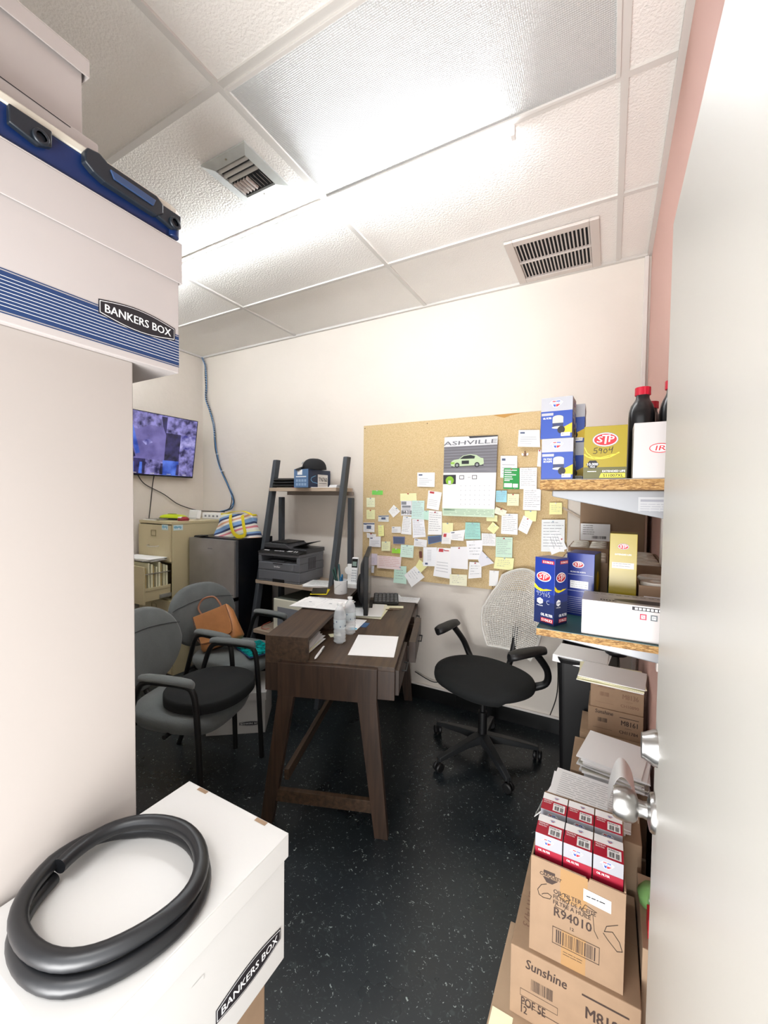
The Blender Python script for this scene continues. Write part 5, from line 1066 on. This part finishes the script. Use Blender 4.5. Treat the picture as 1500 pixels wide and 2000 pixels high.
b.stroke(F, [(.041, zz+.009), (.037, zz+.011), (.035, zz+.006), (.040, zz+.005), (.042, zz+.009), (.040, zz-.003)], .0012, 0, .0016)
b.stroke(F, [(.049, zz+.008), (.046, zz+.004), (.047, zz-.001), (.051, zz-.002), (.054, zz+.003), (.052, zz+.008), (.049, zz+.008)], .0012, 0, .0016)
b.stroke(F, [(.060, zz+.012), (.058, zz+.005), (.064, zz+.006), (.067, zz+.014), (.064, zz-.002)], .0012, 0, .0016); b.obj('handwriting', INK, t)
t = thing('carton', 'white box with red oval IR mark on the upper shelf', 'box', (.0475, 1.182, SH_TOP+.0002), R(0))
b = B(); b.box(0, 0, 0, .105, .085, .134); b.obj('carton_body', mat('white_glossy_carton', 'bdb9b7', .3), t, bevel=.001)
b = B(); F = front(0, 0, 0); b.ell(F, .055, .071, .0225, .0115, 0, .0006); b.ell(F, .055, .071, .0205, .0095, 1, .0009); b.ell(F, .055, .071, .0195, .0085, 1, .001); b.text(F, .055, .065, 'IR', .0125, 0, .0014, w=.021, al='c', shear=.2); b.obj('printed_logo', [mat('ir_red', 'c8252d', .4), WHI], t)
BOT = mat('black_bottle', '17181a', .3); CAPR = mat('red_cap', 'b3122c', .4)
def oil(label, x, y, rz, w=.10, d=.062, h=.235, off=.0):
    t = thing('oil_bottle', label, 'bottle', (x, y, SH_TOP+.0002), rz, 'black oil bottles')
    b = B(); b.sm = True; b.loft([[(px+o, py, z) for px, py in rrect(w*k, d*k2, min(w*k, d*k2)*.42, 6)] for z, k, k2, o in ((0, .94, .92, 0), (.004, 1, 1, 0), (h*.66, 1, 1, 0), (h*.72, .97, .98, 0), (h*.79, .80, .86, off*.3), (h*.85, .45, .62, off*.8), (h*.88, .34, .52, off), (h*.93, .32, .50, off))]); b.obj('bottle_body', BOT, t, sharp=1.2)
    b = B(); n = 30; b.loft([[(off+(.0185+.0008*(i % 2))*cos(2*PI*i/n), (.0185+.0008*(i % 2))*sin(2*PI*i/n), z) for i in range(n)] for z in (h*.915, h*1.0)]); b.obj('cap', CAPR, t, bevel=.001); return t
oil('black oil bottle with red cap directly behind the white IR box', .072, 1.345, R(84), w=.105, h=.256)
oil('black oil bottle with red cap furthest right behind the IR box, nearest the pink wall', .1395, 1.325, R(90), w=.095, d=.058, h=.262)
oil('black oil bottle mostly hidden behind the other two, only its red cap showing', .105, 1.52, R(80), h=.25)
# ---- lower shelf
def oval_box(name, label, x, y, w, d, h, rz, body, faces):
    t = thing(name, label, 'box', (x, y, SH_LOW+.0002), rz); return t
t = thing('filter_box', 'tall dark blue oil filter box with 95465 handwritten at the shelf corner', 'box', (-.129, 1.232, SH_LOW+.0002), R(-27))
w = .064; h = .190
b = B(); b.box(-w, 0, 0, 0, w, h, 0)
FA = FR((-w, 0, 0), (1, 0, 0), (0, 0, 1)); FB = right(0, 0, 0)
for F in (FA, FB):
    b.rect(F, 0, 0, w, h*.34, 1, .0003); b.rect(F, 0, h*.34, w, h*.46, 2, .0003)
    b.rect(F, w*.36, h*.915, w*.96, h*.965, 3, .0006); b.rect(F, w*.36, h*.035, w*.96, h*.095, 3, .0006)
    b.poly(F, [(0, h*.60), (w*.2, h*.54), (w*.45, h*.52), (w*.6, h*.535), (w*.9, h*.535), (w*.6, h*.505), (w*.3, h*.49), (w*.1, h*.51), (0, h*.54)], 4, .0007)
b.obj('carton', [mat('box_royal', '1c3488', .3), BNAVY, mat('box_mid', '22306e', .3), REDI, YEL], t, bevel=.0006)
b = B()
for F in (FA, FB): m_oval(b, F, w*.46, h*.715, w*.72)
b.obj('printed_logo', [INK, INK, REDI, WHI, WHI], t)
b = B()
for F in (FA, FB): b.text(F, w*.66, h*.925, 'S10632', h*.032, 0, .001, w=w*.5, al='c'); b.text(F, w*.66, h*.047, 'S10632', h*.04, 0, .001, w=w*.52, al='c'); b.text(F, w*.36, h*.125, 'OIL FILTER', h*.04, 0, .001, w=w*.58); b.poly(F, [(w*.30+w*.17*cos(a), h*.34+h*.05*sin(a)) for a in [PI/3*k+PI/6 for k in range(6)]], 0, .0009); b.text(F, w*.30, h*.325, '5,000', h*.03, 1, .0013, w=w*.24, al='c'); b.text(F, w*.15, h*.265, 'MILES', h*.015, 0, .0012, w=w*.3)
b.obj('lettering', [WHI, BNAVY], t)
b = B(); zz = h*.43
for pts in ([(.010, .009), (.006, .011), (.004, .007), (.009, .006), (.010, .010), (.009, -.002)], [(.020, .011), (.015, .011), (.014, .006), (.018, .006), (.020, .002), (.015, -.002)], [(.024, .012), (.023, .005), (.029, .005), (.029, .011), (.028, -.003)], [(.037, .011), (.034, .006), (.034, .0), (.038, -.001), (.038, .004), (.034, .004)], [(.047, .011), (.042, .011), (.041, .006), (.046, .005), (.047, .0), (.042, -.002)], [(.045, -.012), (.039, -.013), (.037, -.018), (.041, -.023), (.046, -.022)]): b.stroke(FA, [(x+.004, zz+z) for x, z in pts], .0011, 0, .0016)
b.obj('handwriting', mat('silver_marker', 'a9b0c0', .4), t)
t = thing('filter_box', 'blue oil filter box with a small white label behind the tall one', 'box', (-.112, 1.395, SH_LOW+.0002), R(-9))
w, d, h = .078, .10, .193; b = B(); b.box(0, 0, 0, w, d, h, 0); F = front(0, 0, 0); FS = right(w, 0, 0)
b.rect(FS, .002, .002, d-.002, h-.002, 1, .0003); b.ell(FS, d*.5, h*.55, .02, .03, 2, .0005); b.rect(F, .004, h*.655, w-.004, h*.66, 3, .0006); b.rect(F, .004, h*.395, w-.004, h*.40, 3, .0006)
for k in range(9): b.rect(F, .002, .008+.006*k, w-.002, .0088+.006*k, 3, .0006)
b.obj('carton', [mat('box_ultramarine', '172c80', .3), BOLIVE, GOLD, mat('print_pale', 'c9cede', .5)], t, bevel=.0008)
b = B(); m_oval(b, F, w*.42, h*.82, w*.42); b.text(F, w*.42, h*.69, 'FILTRO DE ACEITE', h*.022, 3, .001, w=w*.55, al='c'); b.obj('printed_logo', [INK, INK, REDI, WHI, WHI], t)
b = B(); b.rect(F, w*.14, h*.44, w*.80, h*.56, 0, .0007); lines(b, F, w*.18, h*.45, w*.76, h*.55, 3, 1, .0012, 2, .001); b.obj('label_sticker', [WHI, GREYI], t)
t = thing('filter_box', 'tall mustard yellow filter box standing behind the glove box', 'box', (.0035, 1.352, SH_LOW+.0002), R(-2))
w, d, h = .068, .09, .262; b = B(); b.box(0, 0, 0, w, d, h, 0); b.rect(left(0, d, 0), .001, .001, d-.001, h-.001, 1, .0003); b.obj('carton', [BYEL, mat('pale_yellow_side', 'd8cf9e', .5)], t, bevel=.0008)
F = front(0, 0, 0); b = B(); m_oval(b, F, w*.5, h*.86, w*.42, grey=3, outer=0); b.text(F, w*.5, h*.765, 'EXTENDED LIFE', h*.017, 3, .001, w=w*.6, al='c'); b.obj('printed_logo', [INK, INK, REDI, WHI, INK], t)
b = B(); b.rect(F, w*.1, h*.62, w*.9, h*.685, 0, .0007); lines(b, F, w*.14, h*.63, w*.86, h*.68, 2, 1, .0014, 4, .001); b.obj('label_sticker', [mat('label_grey', 'c6c3bb', .5), GREYI], t)
# glove box
t = thing('glove_box', 'white disposable glove box, upside down, on the lower shelf corner', 'box', (-.058, 1.212, SH_LOW+.0002), R(0))
w, d, h = .226, .12, .092; b = B(); b.box(0, 0, 0, w, d, h, 0); F = front(0, 0, 0); FT = top(0, 0, h)
b.rect(F, .001, .0625, w-.001, .0631, 2, .0005); b.rect(F, .012, .002, .0125, h-.002, 2, .0005); b.rect(F, .118, .002, .1185, .06, 2, .0005)
b.ell(FT, .15, .04, .075, .022, 1, .0005)
for k in range(11): b.ell(FT, .03+.019*k, .098, .0065, .004, 1, .0005); b.ell(FT, .03+.019*k, .098, .0035, .002, 0, .0008)
b.obj('carton', [mat('white_glossy_carton', 'bdb9b7', .3), mat('glove_charcoal', '3a3a42', .4), mat('crease_grey', 'c4bebc', .5)], t, bevel=.001)
b = B(); b.text(FT, .062, .028, '200', .017, 0, .0009, w=.038, al='c', rot=PI); lines(b, FT, .045, .040, .09, .055, 2, 1, .0015, 3, .0009); b.rect(F, .115, .079, .196, .088, 0, .0007); [b.rect(F, .121+.0085*k, .081, .127+.0085*k, .0862, 2, .001) for k in range(8)]; b.obj('lettering', [INK, GREYI, WHI], t)
b = B()
for x, mi, ch in ((.132, 0, 'S'), (.155, 1, 'M'), (.178, 3, 'L')): b.rect(F, x, .057, x+.0145, .0715, mi, .0007); b.rect(F, x+.003, .060, x+.0115, .0685, 2, .0009); b.text(F, x+.0072, .0612, ch, .0062, mi, .0012, w=.006, al='c')
b.obj('size_marks', [mat('size_red', 'b02a48', .5), mat('size_grey', '5d6468', .5), WHI, mat('size_gold', 'c9a23a', .5)], t)
# open filter cartons further back
def tray(label, x0, y0, x1, y1, h, n, seed=0, lab=False):
    t = thing('open_carton', label, 'box', (0, 0, 0), 0, 'open cartons of round filters on the lower shelf'); t.location = (x0, y0, SH_LOW+.0003); W, D = x1-x0, y1-y0
    b = B(); b.box(0, 0, 0, W, .003, h); b.box(0, D-.003, 0, W, D, h); b.box(0, .003, 0, .003, D-.003, h); b.box(W-.003, .003, 0, W, D-.003, h); b.box(.003, .003, 0, W-.003, D-.003, .003); b.obj('carton_body', CARD, t)
    if lab: b = B(); b.rect(front(0, 0, 0), W*.15, h*.55, W*.75, h*.75, 0, .0005); lines(b, front(0, 0, 0), W*.2, h*.58, W*.7, h*.72, 2, 1, .0014, 2, .0008); b.obj('label_sticker', [WHI, GREYI], t)
    k = 0; cols_ = 2 if W > .12 else 1
    for i in range(cols_):
        for j in range(n):
            r = min(W/cols_, D/n)/2-.004
            c = B(); c.lathe([(r*.96, 0), (r, .004), (r, .05), (r*.9, .056), (r*.35, .057), (r*.3, .05)], 22); o = c.obj('filter', mat('filter_white', 'dcd8ce', .5), label=None)
            o.location = (x0+W*(i+.5)/cols_, y0+D*(j+.5)/n, SH_LOW+h-.050); tag(o, 'white round filter standing in '+label.split(' carton')[0]+' carton', 'filter', 'round filters in '+label)
            base = B().box(-r*.8, -r*.8, -(h-.055), r*.8, r*.8, 0); base.bm.free()
    b = B(); b.box(.006, .006, .0035, W-.006, D-.006, h-.0505); b.obj('packing', CARDD, t)
    return t
tray('left front open brown carton', -.145, 1.53, .0, 1.80, .150, 3)
tray('left rear open brown carton', -.145, 1.84, .0, 2.12, .165, 3)
tray('right front open brown carton', .078, 1.36, .165, 1.56, .118, 2, lab=True)
tray('right rear open brown carton', .06, 1.62, .168, 2.0, .140, 4)
t = thing('carton', 'large brown carton standing at the back of the lower shelf', 'box', (-.125, 2.22, SH_LOW+.0003))
b = B(); b.box(0, 0, 0, .27, .30, .368); b.stroke(front(0, 0, 0), [(.0, .22), (.27, .22)], .0012, 1, .0005); b.obj('carton_body', [CARD, CARDD], t, bevel=.003)
t = thing('shipping_label_card', 'white address label card propped before the large brown carton', 'label', (-.12, 2.19, SH_LOW+.19))
t.location.z = SH_LOW+.0003; b = B(); b.box(0, 0, .165, .125, .004, .245, 0); b.box(0, .0, .0, .125, .004, .165, 1); F = front(0, 0, 0); lines(b, F, .01, .19, .06, .24, 5, 2, .002, 3); b.bars(F, .05, .175, .11, .188, 2); b.obj('card', [WHI, CARDD, INK], t)
# ================================================================ floor level on the right
tc2 = thing('waste_bin', 'tall black waste bin heaped with paper under the shelf', 'bin', (-.075, 2.41, 0))
b = B(); b.loft([[(x*k, y*k, z) for x, y in rrect(.27, .36, .03)] for z, k in ((0, .84), (.68, 1), (.70, 1.03), (.705, 1.03), (.705, .99), (.66, .97))]); b.obj('bin_body', BLACK, tc2, bevel=.002)
def pile(label, cx, cy, z, w, d, n, th, spread, rz0, mats, seed, name='paper_stack', group=None, pr=0):
    b = B(); rd = random.Random(seed)
    for k in range(n):
        M = TR(cx+rd.uniform(-1, 1)*spread, cy+rd.uniform(-1, 1)*spread, z+th*k, rz0+R(rd.uniform(-7, 7))); b.box(-w/2, -d/2, 0, w/2, d/2, th*.85, rd.choice(range(len(mats)-1)) if k < n-1 else 0, M)
        if k == n-1 and pr: lines(b, M @ MX.Translation((0, 0, th*.85)), -w*.42, -d*.42, w*.42, d*.42, pr, len(mats)-1, .0016, seed)
    return b.obj(name, mats, label=label, cat='papers', group=group)
b = B(); M = TR(-.105, 2.34, .7065, R(-6)); b.box(-.12, -.10, 0, .13, .10, .004, 0, M); b.box(-.11, -.105, .004, .12, .09, .007, 0, M @ MX.Rotation(R(4), 4, 'Z')); b.loft([[V(M @ V((x, -.105-.004*i, z))) for x, z in ((-.12, .006-.016*i), (.10, .004-.016*i), (.10, .002-.016*i), (-.12, .004-.016*i))] for i in range(3)])
b.obj('paper_stack', [PAPER], label='white paper draped over the black waste bin', cat='papers')
bb = B(); bb.sm = True; bb.lathe([(.0001, 0), (.05, .01), (.06, .03), (.04, .055), (.0001, .06)], 14, TR(.05, 2.42, .70)); bb.obj('rubbish_bag', mat('bag_black', '1c1c1f', .4), label='dark crumpled bundle at the right of the waste bin top', cat='bag', sharp=1.3)
SUNP = [CARD, BROWNI, BROWNF]
def sunbox(label, x0, y0, z0, x1, y1, z1, num, ch, faded=False, rz=0, big=False, title='Sunshine'):
    t = thing('filter_carton', label, 'box', (x0, y0, z0), rz, 'brown printed filter cartons'); W, D, H_ = x1-x0, y1-y0, z1-z0
    b = B(); b.box(0, 0, 0, W, D, H_); b.stroke(top(0, 0, H_), [(0, D*.5), (W, D*.5)], .002, 1, .0004); b.obj('carton_body', [CARD, CARDD], t, bevel=.0025)
    F = front(0, 0, 0); mi = 1 if faded else 0; b = B()
    s = W/.2
    b.text(F, W*.13, H_*(.80 if not big else .76), title, .022*s*(.75 if not big else .80), mi, .0006, w=W*.33, shear=.1)
    b.bars(F, W*.18, H_*.48, W*.36, H_*.64, mi, .0006)
    b.rect(F, W*.58, H_*.80, W*.92, H_*.825, mi, .0006); b.text(F, W*.61, H_*.52, num, .021*s, mi, .0006, w=W*.29); b.text(F, W*.58, H_*.20, ch, .013*s, mi, .0006, w=W*.33); b.rect(F, W*.68, H_*.42, W*.8, H_*.43, mi, .0006); b.rect(F, W*.1, H_*.22, W*.45, H_*.228, mi, .0006)
    if big:
        b.text(F, W*.10, H_*.20, 'POF 5E', .016*s, mi, .0006, w=W*.20); b.text(F, W*.10, H_*.09, '12', .014*s, mi, .0006, w=W*.05)
        for q in ((.09, .33, .40, .335), (.09, .43, .40, .435), (.09, .33, .093, .435), (.397, .33, .40, .435)): b.rect(F, W*q[0], H_*q[1], W*q[2], H_*q[3], mi, .0006)
    b.obj('printing', [BROWNI, BROWNF], t); return t
sunbox('lower brown carton printed M8161 beside the waste bin', -.060, 2.03, .4722, .150, 2.20, .585, 'M8161', 'CH11784')
sunbox('upper brown carton printed M8136 directly under the cream papers', -.053, 2.035, .5852, .150, 2.20, .700, 'M8136', 'CH10890', faded=True)
pile('cream and white papers on the upper stacked filter carton', .028, 2.10, .7005, .255, .20, 6, .0035, .006, R(-3), [PAPER, CREAM, CREAM, GREYI], 4)
t = thing('carton', 'brown carton at the bottom of the stack beside the waste bin', 'box', (-.09, 2.0, 0)); b = B(); b.box(0, 0, 0, .25, .21, .472); b.box(.04, -.0015, .38, .09, 0, .472, 1); b.obj('carton_body', [CARD, TAPE], t, bevel=.003)
sunbox('brown carton with a thick pile of white papers on top', -.108, 1.735, .20, .150, 1.99, .452, '', '', faded=True)
t = thing('carton', 'brown carton carrying the one with the paper pile', 'box', (-.125, 1.725, 0)); b = B(); b.box(0, 0, 0, .275, .26, .1995); b.obj('carton_body', CARDL, t, bevel=.003)
pile('thick untidy pile of white papers on the middle brown carton', .048, 1.815, .4525, .215, .225, 12, .0055, .010, R(-5), [PAPER, mat('grey_envelope', 'b9b5a8', .7), PAPER, mat('sheet_grey', 'd3d3d3', .6), GREYI], 11)
t = thing('carton', 'open brown carton under the printed table sheet', 'box', (-.155, 1.455, 0)); b = B(); b.box(0, 0, 0, .27, .245, .445); b.obj('carton_body', CARDL, t, bevel=.003)
pile('white sheet printed with a ruled table beside the open filter carton', -.035, 1.59, .4455, .25, .205, 5, .0035, .004, R(-3), [PAPER, PAPER, GREYI], 21, pr=14)
b = B(TR(-.175, 1.585, .40, R(-8), 0, R(-52))); b.box(-.03, -.08, 0, .045, .08, .0015, 0); b.rect(top(0, 0, .0015), -.025, -.07, .04, .0, 1, .0003); b.rect(top(0, 0, .0015), -.02, -.06, -.012, .03, 2, .0006); b.ell(top(0, 0, .0015), .01, .03, .02, .03, 2, .0006); b.obj('brochure', [WHI, mat('brochure_black', '2a2a2e', .4), mat('brochure_grey', '9a9a9e', .4)], label='black and white brochure sliding off the left side of the carton', cat='brochure')
b = B(); b.sm = True; arc = curve([(.020, 1.50, .47), (.022, 1.50, .55), (.040, 1.505, .625), (.062, 1.51, .640), (.088, 1.51, .60), (.103, 1.51, .51)], 6)
b.loft([[(p.x, p.y-.05, p.z), (p.x, p.y+.06, p.z), (p.x+.0006, p.y+.06, p.z-.0008), (p.x+.0006, p.y-.05, p.z-.0008)] for p in arc]); b.obj('curled_paper', PAPER, label='curled white sheet arching up beside the door knob', cat='paper', sharp=1.2)
# open carton of red and silver filter boxes
OX0, OX1, OY0, OY1, OZ0, OZ1 = -.158, .060, 1.125, 1.40, .3005, .557
oc = thing('filter_carton', 'open brown carton of red and silver oil filter boxes, handwritten 6', 'box', (OX0, OY0, OZ0)); W, D, H_ = OX1-OX0, OY1-OY0, OZ1-OZ0; th = .004
b = B(); b.prism([(0, 0), (W, 0), (W, H_-.004), (W*.64, H_-.002), (W*.625, H_-.012), (W*.60, H_-.003), (0, H_)], -th, 0, front(0, 0, 0)); b.box(0, D-th, 0, W, D, H_); b.box(0, th, 0, th, D-th, H_); b.box(W-th, th, 0, W, D-th, H_); b.box(th, th, 0, W-th, D-th, .185)
b.obj('carton_body', CARD, oc)
F = front(0, 0, 0); b = B(); b.rect(F, W*.36, H_*.0, W*.62, H_*.36, 0, .0003); b.rect(F, W*.33, H_*.66, W*.62, H_*.985, 0, .0003); b.obj('tape', mat('clear_brown_tape', 'a5825a', .2), oc)
b = B(); m_filter(b, F, W*.22, H_*.85, W*.24, dark=True); b.obj('printed_logo', [INK, INK, INK, INK, BROWNI], oc)
b = B(); b.text(F, W*.26, H_*.70, 'OIL FILTER', .0115, 0, .0006, w=W*.30); b.text(F, W*.26, H_*.645, 'FILTRO DE ACEITE', .011, 0, .0006, w=W*.45); b.text(F, W*.26, H_*.59, 'FILTRE A HUILE', .011, 0, .0006, w=W*.40); b.text(F, W*.27, H_*.47, 'R94010', .024, 0, .0006, w=W*.40); b.text(F, W*.45, H_*.395, '12', .008, 0, .0006)
for q in ((.26, .18, .76, .186), (.26, .35, .76, .356), (.26, .18, .266, .356), (.754, .18, .76, .356)): b.rect(F, W*q[0], H_*q[1], W*q[2], H_*q[3], 0, .0006)
b.bars(F, W*.30, H_*.20, W*.73, H_*.335, 0, .0006, seed=5); lines(b, F, W*.38, H_*.10, W*.62, H_*.15, 2, 0, .0014, 3); b.obj('printing', BROWNI, oc)
b = B()
def arc6(x, z, s, fl=1): return [(x+s*.5, z+s), (x+s*.15, z+s*.8), (x-s*.1, z+s*.35), (x, z-.0), (x+s*.3, z-s*.1), (x+s*.75, z+.0), (x+s*.85, z+s*.25), (x+s*.6, z+s*.35), (x+s*.3, z+s*.2), (x+s*.2, z+s*.1)]
b.stroke(F, arc6(W*.10, H_*.62, .036), .0014, 0, .001)
b.stroke(F, [(W*.43, H_*.70), (W*.37, H_*.74), (W*.31, H_*.69), (W*.38, H_*.66), (W*.44, H_*.70), (W*.38, H_*.56), (W*.28, H_*.57), (W*.30, H_*.61)], .0012, 0, .001); b.stroke(F, [(W*.72, H_*.69), (W*.60, H_*.72), (W*.56, H_*.65), (W*.63, H_*.62), (W*.68, H_*.66), (W*.70, H_*.50), (W*.74, H_*.44)], .0012, 0, .001)
b.stroke(F, [(W*.93, H_*.66), (W*.82, H_*.60), (W*.80, H_*.54), (W*.88, H_*.57), (W*.95, H_*.50), (W*.98, H_*.42), (W*.93, H_*.40), (W*.84, H_*.47), (W*.79, H_*.52)], .0014, 0, .001); b.obj('handwriting', mat('marker_brown', '33271f', .6), oc)
b = B(); b.poly(F, [(W*.58, H_*.76), (W*.86, H_*.74), (W*.86, H_*.86), (W*.58, H_*.88)], 0, .0010); lines(b, F, W*.61, H_*.79, W*.83, H_*.83, 1, 1, .003, 3, .0013); b.obj('label_sticker', [WHI, INK], oc)
def redbox(label, x, y):
    t = thing('filter_box', label, 'box', (x, y, OZ0+.1855), 0, 'red and silver filter boxes in the open carton'); w, d, h = .0665, .074, .122
    b = B(); b.box(0, 0, 0, w, d, h, 0); F = front(0, 0, 0); T = top(0, 0, h)
    b.rect(F, 0, 0, w, h*.70, 2, .0003); b.rect(T, 0, 0, w, d*.62, 1, .0003); b.rect(T, 0, d*.62, w, d, 3, .0003); b.obj('carton', [SILV, REDB, MAROON, WHI], t, bevel=.0005)
    b = B(); b.M = MX(); m_filter(b, F, w*.46, h*.86, w*.46); m_filter(b, T, w*.55, d*.80, w*.25); b.text(F, w*.12, h*.62, 'OIL FILTER', h*.045, 3, .0008, w=w*.44); b.text(T, w*.06, d*.50, 'PREMIUM', .0055, 3, .0007, w=w*.34); b.text(T, w*.06, d*.40, 'PROTECTION', .0045, 3, .0007, w=w*.30); b.obj('printed_logo', [INK, BLUEI, REDI, WHI, INK], t)
    b = B(); b.rect(T, w*.46, d*.08, w*.93, d*.52, 0, .0007); b.text(T, w*.50, d*.41, 'R94010', .0055, 1, .001, w=w*.34); b.bars(T, w*.52, d*.12, w*.70, d*.36, 1, .001); b.bars(T, w*.74, d*.12, w*.88, d*.36, 1, .001, seed=3); b.obj('barcode_label', [WHI, INK], t); return t
for j, (yy, rn) in enumerate(((1.145, 'front'), (1.243, 'back'))):
    for i, cn in enumerate(('left', 'middle', 'right')): redbox('red and silver filter box, %s of the %s row in the open carton' % (cn, rn), OX0+.0065+.0695*i, yy)
sunbox('largest brown carton printed M8182, under the open filter carton', -.203, 1.112, .1105, .098, 1.43, .3, 'M8182', 'CH11473', big=True)
b = B(); F = top(0, 0, .3004); b.text(F, -.184, 1.30, 'CH11473', .020, 0, .0003, w=.12, rot=-PI/2); o = b.obj('printing', BROWNF); o.parent = [x for x in bpy.data.objects if x.name.startswith('filter_carton') and 'M8182' in x.get('label', '')][0]; o.location = o.location-o.parent.location
t = thing('carton', 'wide pale brown carton at the floor under the M8182 carton', 'box', (-.25, .90, 0)); b = B(); b.box(0, 0, 0, .34, .46, .11); b.obj('carton_body', CARDL, t, bevel=.003)
b = B(); b.box(-.245, 1.0, .1102, -.19, 1.10, .1112); b.obj('yellow_slip', CREAM, label='pale yellow slip caught beside the M8182 carton', cat='paper')
t = thing('carton', 'narrow brown carton beside the pink wall, below the door knob', 'box', (.102, 1.19, 0)); b = B(); b.box(0, 0, 0, .062, .24, .38); b.obj('carton_body', CARDL, t, bevel=.002)
B().box(.115, 1.22, .3805, .155, 1.27, .43).obj('small_box', mat('red_carton', 'c8202e', .4), label='small red box wedged between the filter cartons and the wall', cat='box', bevel=.001)
b = B(); b.sm = True; b.lathe([(.0001, 0), (.030, .004), (.034, .03), (.022, .05), (.0001, .055)], 14, TR(.130, 1.33, .381)); b.obj('plastic_bag', mat('green_film', '7fae6a', .2), label='crumpled green plastic wrapper on the narrow carton', cat='bag', sharp=1.3)
# cable and low trim on the back wall
struct('trim_4', B().box(-1.30, YB-.014, .100, .14, YB, .114), mat('white_pvc', 'ded8d2', .4), .002)
b = B(); b.tube(curve([(-.27, 2.805, .55), (-.26, 2.80, .40), (-.265, 2.80, .25), (-.30, 2.795, .12)], 6), .003, 6); b.obj('cable', BLACK, label='thin black cable hanging down the back wall beside the waste bin', cat='cable')
b = B(); b.tube(curve([(-1.25, 2.79, .20), (-1.1, 2.78, .16), (-1.0, 2.78, .19), (-.93, 2.77, .17), (-.92, 2.76, .05), (-.93, 2.75, .006)], 8), .0035, 6); b.obj('cable', BLACK, label='black cable sagging along the back wall behind the task chair', cat='cable')
